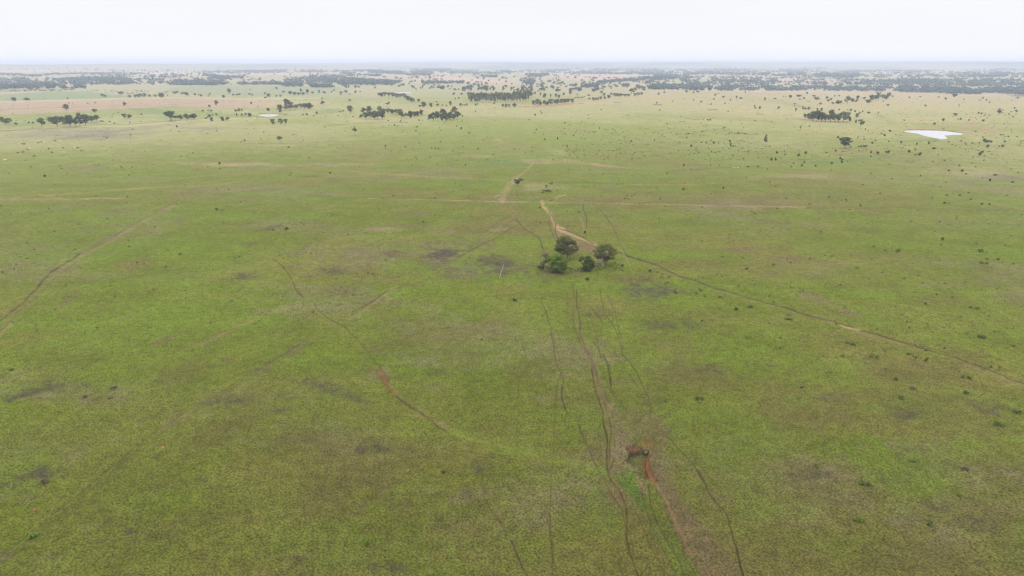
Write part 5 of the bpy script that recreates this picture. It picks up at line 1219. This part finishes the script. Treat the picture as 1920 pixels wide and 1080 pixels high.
# ------------------------------------------------------------------ cattle
COWC = {'red': plain_mat('hide_red_brown', (0.16, 0.05, 0.025), (0.24, 0.085, 0.045), 1.5), 'dark': plain_mat('hide_dark_brown', (0.05, 0.03, 0.02), (0.09, 0.055, 0.035), 1.5), 'white': plain_mat('hide_cream', (0.48, 0.45, 0.38), (0.62, 0.59, 0.52), 1.5)}
def cow_skeleton(graze):
    P = {'hip': (-0.75, 0, 1.22, .27), 'rump': (-0.98, 0, 1.15, .20), 'mid': (-0.15, 0, 1.10, .36), 'chest': (0.45, 0, 1.08, .34), 'wither': (0.72, 0, 1.22, .24)}
    if graze: P.update({'neck': (1.02, 0, 0.88, .15), 'poll': (1.20, 0, 0.50, .12), 'nose': (1.36, 0, 0.14, .075)})
    else: P.update({'neck': (1.02, 0, 1.36, .15), 'poll': (1.28, 0, 1.46, .12), 'nose': (1.58, 0, 1.30, .075)})
    E = [('hip', 'rump'), ('hip', 'mid'), ('mid', 'chest'), ('chest', 'wither'), ('wither', 'neck'), ('neck', 'poll'), ('poll', 'nose')]
    for s, t in ((1, 'l'), (-1, 'r')):
        P.update({'hk' + t: (-0.68, s * .20, .78, .13), 'hh' + t: (-0.86, s * .20, .46, .065), 'hf' + t: (-0.82, s * .20, .05, .055),
                  'fk' + t: (0.50, s * .20, .74, .10), 'fw' + t: (0.53, s * .19, .42, .06), 'ff' + t: (0.50, s * .19, .05, .055), 'ear' + t: (P['poll'][0] - 0.05, s * .22, P['poll'][2] + 0.04, .035)})
        E += [('hip', 'hk' + t), ('hk' + t, 'hh' + t), ('hh' + t, 'hf' + t), ('chest', 'fk' + t), ('fk' + t, 'fw' + t), ('fw' + t, 'ff' + t), ('poll', 'ear' + t)]
    P.update({'t1': (-1.12, 0, 0.98, .035), 't2': (-1.13, 0, 0.50, .03)}); E += [('rump', 't1'), ('t1', 't2')]
    return P, E
def cow_mesh(graze):
    P, E = cow_skeleton(graze); names = list(P)
    me = bpy.data.meshes.new('cow_skeleton')
    me.from_pydata([P[n][:3] for n in names], [(names.index(a), names.index(b)) for a, b in E], [])
    o = bpy.data.objects.new('cow_build', me); COL.objects.link(o)
    m = o.modifiers.new('skin', 'SKIN')
    for i, n in enumerate(names):
        r = P[n][3]; me.skin_vertices[0].data[i].radius = (r, r)
        me.skin_vertices[0].data[i].use_root = (n == 'hip')
    s = o.modifiers.new('sub', 'SUBSURF'); s.levels = 1; s.render_levels = 1
    dg = bpy.context.evaluated_depsgraph_get(); dg.update()
    out = bpy.data.meshes.new_from_object(o.evaluated_get(dg)); out.name = 'cow'
    bpy.data.objects.remove(o); bpy.data.meshes.remove(me)
    return out
base_cow = {g: cow_mesh(g) for g in (True, False)}
COWM = {}
for g in (True, False):
    for c, mm in COWC.items():
        q = base_cow[g].copy(); q.materials.clear(); q.materials.append(mm); COWM[(g, c)] = q
COWS = [(45.6, 271.2, 'dark', 0), (42.8, 271.4, 'red', 1), (72, 269.3, 'dark', 1), (78, 267.5, 'dark', 0), (81.6, 267.7, 'white', 1), (103, 265.8, 'red', 1), (114.6, 265.3, 'white', 0), (91.6, 280.4, 'dark', 1), (118.4, 278.7, 'dark', 0), (141.6, 278, 'white', 1), (145.3, 278.8, 'dark', 1), (52.2, 281.4, 'red', 1), (55.4, 279.8, 'white', 1), (43.6, 286.6, 'red', 0), (34, 288.4, 'red', 1), (98, 287.3, 'dark', 1), (119.7, 287.5, 'white', 0), (64.3, 294.6, 'dark', 1), (10.5, 301.6, 'white', 1), (35.2, 270.8, 'white', 1)]
HERD = 'cattle grazing on the left paddock'
cnt = {}
for u, v, c, up in sorted(COWS): cnt.setdefault(c, []).append((u, v))
x_, y_, z_ = ground_at([c[0] for c in COWS], [c[1] for c in COWS])
rc = random.Random(3)
NAMEC = {'red': 'red-brown', 'dark': 'dark brown', 'white': 'cream white'}
for (u, v, c, up), x, y, z in zip(COWS, x_, y_, z_):
    n = len(cnt[c]); i = cnt[c].index((u, v))
    pos = 'leftmost' if i == 0 else ('rightmost' if i == n - 1 else ORD[i + 1] + ' from left')
    o = link('cow', COWM[(not up, c)])
    o.location = (float(x), float(y), float(z) - 0.02); o.rotation_euler = (0, 0, rc.choice([0, math.pi]) + rc.uniform(-0.6, 0.6))
    k = rc.uniform(0.98, 1.12); o.scale = (k, k, k)
    tag(o, f"{NAMEC[c]} {'standing' if up else 'grazing'} cow, {pos} of the {NAMEC[c]} ones in the herd", 'cow', HERD)

# ------------------------------------------------------------------ boulders at the gully, termite mounds
def rock(u, v, r, name, label, cat, m, seed, tall=0.7, group=None):
    import bmesh
    bm = bmesh.new(); bmesh.ops.create_icosphere(bm, subdivisions=3, radius=1.0)
    rg = np.random.default_rng(seed); ph = rg.uniform(0, 6, 9)
    for q in bm.verts:
        p = q.co
        k = 1 + 0.16 * math.sin(3.1 * p.x + ph[0]) * math.sin(2.7 * p.y + ph[1]) + 0.12 * math.sin(5.3 * p.z + ph[2] + p.x * 2) + 0.05 * math.sin(9 * p.x + ph[3]) * math.sin(8 * p.y + ph[4])
        q.co = Vector((p.x * k, p.y * k * 0.85, p.z * k * tall))
    me = bpy.data.meshes.new(name); bm.to_mesh(me); bm.free(); me.materials.append(m)
    for pl in me.polygons: pl.use_smooth = False
    x, y, z = [float(a[0]) for a in ground_at(u, v)]
    o = link(name, me); o.location = (x, y, z + r * tall * 0.3 - 0.1); o.scale = (r, r, r)
    tag(o, label, cat, group); return o
ROCK = plain_mat('rock_pale', (0.10, 0.088, 0.072), (0.17, 0.15, 0.125), 2)
ROCKG = plain_mat('rock_grey_green', (0.075, 0.078, 0.050), (0.12, 0.12, 0.085), 2)
ANT = plain_mat('termite_earth', (0.22, 0.075, 0.035), (0.32, 0.12, 0.06), 3)
rock(1172.8, 868, 0.32, 'rock', 'pale boulder on the left lip of the red gully', 'rock', ROCK, 1)
rock(1211, 848, 0.36, 'rock', 'grey-green boulder lying under the red gully head wall', 'rock', ROCKG, 2)
rock(1323.5, 1008, 0.24, 'rock', 'pale stone alone on brown soil at the lower right', 'rock', ROCK, 3)
rock(306, 840, 0.42, 'termite_mound', 'red termite mound right of the long lower left track', 'termite mound', ANT, 4, 0.8, 'red termite mounds')
rock(65, 955.5, 0.30, 'termite_mound', 'small red termite mound in grass at the lower left', 'termite mound', ANT, 5, 0.8, 'red termite mounds')

# ------------------------------------------------------------------ far woodland: thousands of trees nobody could count
def far_mass(name, label, pts, wh, mats, seed, leafn=26, rel=0.30, trunk=True, weights=None):
    """pts (n,2) photo pixels of the feet, wh (n,2) metres; one mesh of loose leaf clumps and trunks"""
    rng = np.random.default_rng(seed)
    x, y, z = ground_at(pts[:, 0], pts[:, 1])
    keep = np.hypot(x, y) < 44000
    x, y, z, wh = x[keep], y[keep], z[keep], wh[keep]
    n = len(x)
    VV, QQ, FM = [], [], []
    d = rng.normal(size=(n, leafn, 3)); d /= np.linalg.norm(d, axis=2)[..., None]
    r = rng.random((n, leafn, 1)) ** 0.5
    lump = rng.normal(size=(n, 3, 3)) * 0.22; lump[:, :, 2] *= 0.6
    which = rng.integers(0, 3, (n, leafn))
    off = np.take_along_axis(lump, which[..., None].repeat(3, 2), 1)
    pos = (d * r * 0.36 + off)
    W = wh[:, 0][:, None]; H = wh[:, 1][:, None]
    px = x[:, None] + pos[..., 0] * W; py = y[:, None] + pos[..., 1] * W
    pz = z[:, None] + (0.62 + pos[..., 2] * 0.85) * H
    pz = np.maximum(pz, z[:, None] + 0.1 * H)
    P = np.stack([px, py, pz], -1)
    nr = d + rng.normal(size=d.shape) * 0.6; nr[..., 2] += 0.5; nr /= np.linalg.norm(nr, axis=2)[..., None]
    a = np.cross(nr, rng.normal(size=d.shape)); a /= np.linalg.norm(a, axis=2)[..., None]; b = np.cross(nr, a)
    s = (W * rel * rng.uniform(0.6, 1.25, (n, leafn)))[..., None] * 0.6
    Q4 = np.stack([P - a * s, P - b * s * 0.7, P + a * s, P + b * s * 0.8], 2)
    V1 = Q4.reshape(-1, 3); Q1 = np.arange(len(V1)).reshape(-1, 4)
    sp = rng.choice(len(mats), n, p=weights)
    F1 = np.repeat(sp, leafn)
    VV.append(V1); QQ.append(Q1); FM.append(F1)
    if trunk:
        t = np.array([[-1, -0.6, 0], [1, -0.6, 0], [0, 1, 0]]) * 0.02
        base = np.stack([x, y, z], 1)
        lo = base[:, None, :] + t[None] * W[..., None]; hi = lo + np.stack([np.zeros(n), np.zeros(n), wh[:, 1] * 0.6], 1)[:, None, :]
        V2 = np.concatenate([lo, hi], 1).reshape(-1, 3); o0 = np.arange(n)[:, None, None] * 6 + len(V1)
        q = np.array([[0, 1, 4, 3], [1, 2, 5, 4], [2, 0, 3, 5]])[None]
        VV.append(V2); QQ.append((q + o0).reshape(-1, 4)); FM.append(np.repeat(sp, 3))
    me = mesh_np(name, np.concatenate(VV), np.concatenate(QQ), mats, fmat=np.concatenate(FM))
    o = link(name, me); tag(o, label, kind='stuff'); return o

rngw = np.random.default_rng(77)
def fill(poly_, n):
    pu = [p[0] for p in poly_]; pv = [p[1] for p in poly_]
    out = []
    while len(out) < n:
        u = rngw.uniform(min(pu), max(pu), 4 * n); v = rngw.uniform(min(pv), max(pv), 4 * n)
        m = in_poly(u, v, poly_)
        # clumpy, not even
        m &= (0.5 + 0.7 * fbm(u * 1.0, v * 6.0, 22, 3, 61)) > rngw.random(len(u))
        out += list(zip(u[m], v[m]))
    return out[:n]
def along(pts, n, th):
    P = np.array(pts, float); seg = np.hypot(*(P[1:] - P[:-1]).T); s = np.concatenate([[0], np.cumsum(seg)])
    t = rngw.uniform(0, s[-1], n)
    return list(zip(np.interp(t, s, P[:, 0]), np.interp(t, s, P[:, 1]) + rngw.uniform(-th, th, n)))
WOOD = []
WOOD += fill([(-30,163),(30,161),(70,158),(110,160),(150,163),(162,166),(150,169),(90,171.5),(60,172),(-30,173)], 620)
WOOD += fill([(-30,150),(60,148),(230,150),(300,156),(160,162),(110,158),(50,158),(-30,160)], 420)
WOOD += along([(-30,138),(20,140),(50,143),(75,143.5),(100,140),(150,139),(280,139)], 420, 0.7)
WOOD += fill([(110,149),(200,146),(260,149),(340,151),(420,154),(410,159),(330,159.5),(250,157),(190,155),(120,152)], 620)
WOOD += fill([(160,130),(330,132),(470,140),(460,150),(300,150),(170,142)], 260)
WOOD += fill([(380,134),(450,132.5),(520,131.5),(640,132.5),(640,136),(560,137),(480,138.5),(430,139),(380,137)], 640)
WOOD += fill([(366,142),(400,141),(460,147),(458,151),(380,149)], 170)
WOOD += fill([(530,152),(560,147),(600,142),(680,139),(700,141),(640,146),(720,151),(752,155),(740,158),(600,157),(560,155)], 560)
WOOD += along([(445,158.5),(520,158.5),(560,158)], 130, 0.8) + along([(528,162),(565,162)], 45, 0.6) + along([(582,163),(622,164)], 70, 1.0)
WOOD += along([(320,159.5),(400,160),(430,158)], 110, 0.8)
WOOD += fill([(640,133),(700,131.5),(760,129.5),(845,128.5),(850,133),(815,138),(805,143),(770,142),(700,137.5),(640,138.5)], 1500)
WOOD += along([(690,142.8),(712,143)], 40, 1.0) + along([(640,158),(740,158)], 190, 1.4) + along([(640,152),(750,155.5)], 200, 1.6)
WOOD += along([(789,157),(798,156.5),(806,157),(828,156.5),(868,156.5)], 90, 1.0)
WOOD += fill([(810,137),(845,131.5),(960,132),(960,139),(930,140),(880,139)], 380)
WOOD += along([(903,144),(930,144.5)], 60, 1.0)
WOOD += fill([(940,134),(1060,129.5),(1110,128.5),(1200,128.5),(1290,130.5),(1290,144),(1220,141),(1160,140),(1090,139.5),(1010,136.5),(940,137)], 1700)
WOOD += fill([(985,140),(1020,137),(1030,141),(1010,147),(990,146)], 110)
WOOD += fill([(970,148),(1000,151),(1020,160),(1000,163),(985,158)], 50)
WOOD += along([(1120,156),(1145,154),(1190,151.5),(1210,150)], 130, 1.2) + fill([(1195,148),(1240,143),(1290,141),(1290,148),(1240,151),(1200,151)], 300)
WOOD += along([(1090,164),(1105,164),(1125,162)], 40, 1.6)
WOOD += fill([(1280,130),(1350,128),(1470,130),(1500,127.5),(1545,127),(1610,132),(1610,147),(1530,146),(1440,142.5),(1360,141),(1280,141)], 1800)
WOOD += fill([(1280,144),(1600,148),(1600,162),(1280,160)], 420)
WOOD += fill([(1380,150),(1450,149),(1452,155),(1330,154)], 190)
WOOD += fill([(1160,162),(1230,161),(1300,162),(1420,163),(1550,164),(1700,165),(1800,167),(1930,165),(1930,178.5),(1880,178),(1800,176.5),(1700,173.5),(1600,171.3),(1400,170.6),(1285,171),(1240,168.5),(1180,166)], 1900)
WOOD += fill([(1600,150),(1760,150),(1860,149),(1930,155),(1930,163),(1700,163),(1600,160)], 620)
WOOD += fill([(1660,153),(1755,152),(1758,157),(1700,158)], 260)
WOOD += fill([(1600,131),(1790,134),(1880,128),(1920,130),(1930,147),(1780,146),(1600,147)], 620)
WOOD += fill([(1790,137),(1870,134),(1890,140),(1880,145),(1800,145)], 420) + along([(1865,129.5),(1905,131)], 90, 1.2) + along([(1600,135),(1660,133.5),(1745,134)], 160, 0.8)
WOOD += fill([(1640,152),(1700,150),(1920,152),(1930,154),(1700,155)], 200)
# open scattered trees over the whole far plain
WOOD += fill([(-30,128),(1930,128),(1930,150),(-30,150)], 600)
WOOD += fill([(640,150),(1200,146),(1210,172),(960,174),(840,172),(640,166)], 230)
WOOD += fill([(-30,150),(640,150),(640,160),(-30,160)], 240)
WOOD += fill([(1180,150),(1930,152),(1930,162),(1180,160)], 280)
WOOD += fill([(150,170),(230,169),(330,172),(330,177),(240,178),(160,174)], 90)
WOOD = np.array(WOOD)
xw, yw, zw = ground_at(WOOD[:, 0], WOOD[:, 1])
hh = rngw.uniform(6.5, 12.5, len(WOOD)); hh *= np.where(WOOD[:, 1] < 150, 1.05, 1.0)
small = (WOOD[:, 1] > 168) & (WOOD[:, 0] < 340); hh[small] = rngw.uniform(1.5, 3.0, small.sum())
ww = hh * rngw.uniform(0.9, 1.6, len(WOOD))
print('woodland trees', len(WOOD))
FARM = [leaf_mat('woodland_dark', (0.036, 0.060, 0.050), (0.056, 0.086, 0.070), 0.02, 0.15), leaf_mat('woodland_grey', (0.060, 0.086, 0.076), (0.085, 0.112, 0.098), 0.02, 0.15), leaf_mat('woodland_green', (0.055, 0.098, 0.050), (0.08, 0.13, 0.062), 0.02, 0.15)]
far_mass('woodland', None, WOOD, np.stack([ww, hh], 1), FARM, 5, 26, 0.34, True, [0.45, 0.40, 0.15])

# ------------------------------------------------------------------ small tufts and weeds sprinkled over the paddock
TUFT = []
TUFT += fill([(-20,236),(600,222),(1000,205),(1100,196),(1280,185),(1280,300),(-20,330)], 520)
TUFT += fill([(1040,232),(1200,220),(1420,240),(1420,300),(1060,300)], 620)
TUFT += fill([(1280,175),(1930,182),(1930,310),(1280,300)], 800)
TUFT += fill([(-20,300),(1930,300),(1930,430),(-20,430)], 300)
TUFT += fill([(1150,430),(1930,430),(1930,700),(1400,700)], 220)
TUFT += fill([(-20,430),(900,430),(600,620),(-20,620)], 130)
TUFT += fill([(0,186),(640,186),(660,232),(0,232)], 420)
TUFT += fill([(640,176),(1000,186),(1000,205),(640,218)], 160)
TUFT += fill([(0,187),(240,187),(240,171),(0,171)], 30)
TUFT += fill([(1366,247.5),(1402,249),(1402,252.5),(1366,251.5)], 60)
TUFT += fill([(1060,490),(1170,496),(1190,515),(1120,520),(1060,510)], 60)
TUFT += fill([(1014,358),(1033,357),(1034,362),(1015,362)], 60)
TUFT = [t for t in TUFT if not any(in_poly(np.array([t[0]]), np.array([t[1]]), pl)[0] for pl in PONDS.values())]
ne = len(TUFT)
TUFT += [(d['u'], d['v']) for d in EXTRA]
TUFT = np.array(TUFT)
xt, yt, zt = ground_at(TUFT[:, 0], TUFT[:, 1])
dt = np.hypot(xt, yt)
tw = rngw.uniform(0.5, 1.5, len(TUFT)) * (0.55 + 0.45 * np.clip(dt / 1000, 0, 1.6)); th = tw * rngw.uniform(0.35, 0.65, len(TUFT))
for i_, d in enumerate(EXTRA):
    tw[ne + i_] = d['w'] * math.hypot(dt[ne + i_], CAM_H) / F; th[ne + i_] = d['h'] * math.hypot(dt[ne + i_], CAM_H) / F
TM = [leaf_mat('tuft_dark', (0.070, 0.085, 0.026), (0.105, 0.120, 0.040), 0.05, 0.2), leaf_mat('tuft_green', (0.06, 0.10, 0.025), (0.09, 0.14, 0.035), 0.05, 0.2), leaf_mat('tuft_brown', (0.09, 0.065, 0.04), (0.13, 0.10, 0.06), 0.05, 0.2)]
far_mass('weed_tufts', None, TUFT, np.stack([tw, th], 1), TM, 6, 14, 0.5, False, [0.55, 0.22, 0.23])

# ------------------------------------------------------------------ haze
def make_haze():
    import bmesh
    bm = bmesh.new(); bmesh.ops.create_cube(bm, size=1.0)
    me = bpy.data.meshes.new("haze"); bm.to_mesh(me); bm.free()
    o = link("haze", me)
    zt, zb = 108.0, -60.0
    o.scale = (130000, 130000, zt - zb); o.location = (0, 0, (zt + zb) / 2)
    m = bpy.data.materials.new("haze_air"); m.use_nodes = True
    n = m.node_tree.nodes; n.clear()
    out = n.new("ShaderNodeOutputMaterial"); pv = n.new("ShaderNodeVolumePrincipled")
    pv.inputs["Color"].default_value = (0.80, 0.865, 1.0, 1)
    pv.inputs["Density"].default_value = 1.28e-4
    pv.inputs["Anisotropy"].default_value = 0.1
    m.node_tree.links.new(pv.outputs[0], out.inputs["Volume"])
    me.materials.append(m)
    tag(o, kind="stuff")
make_haze()
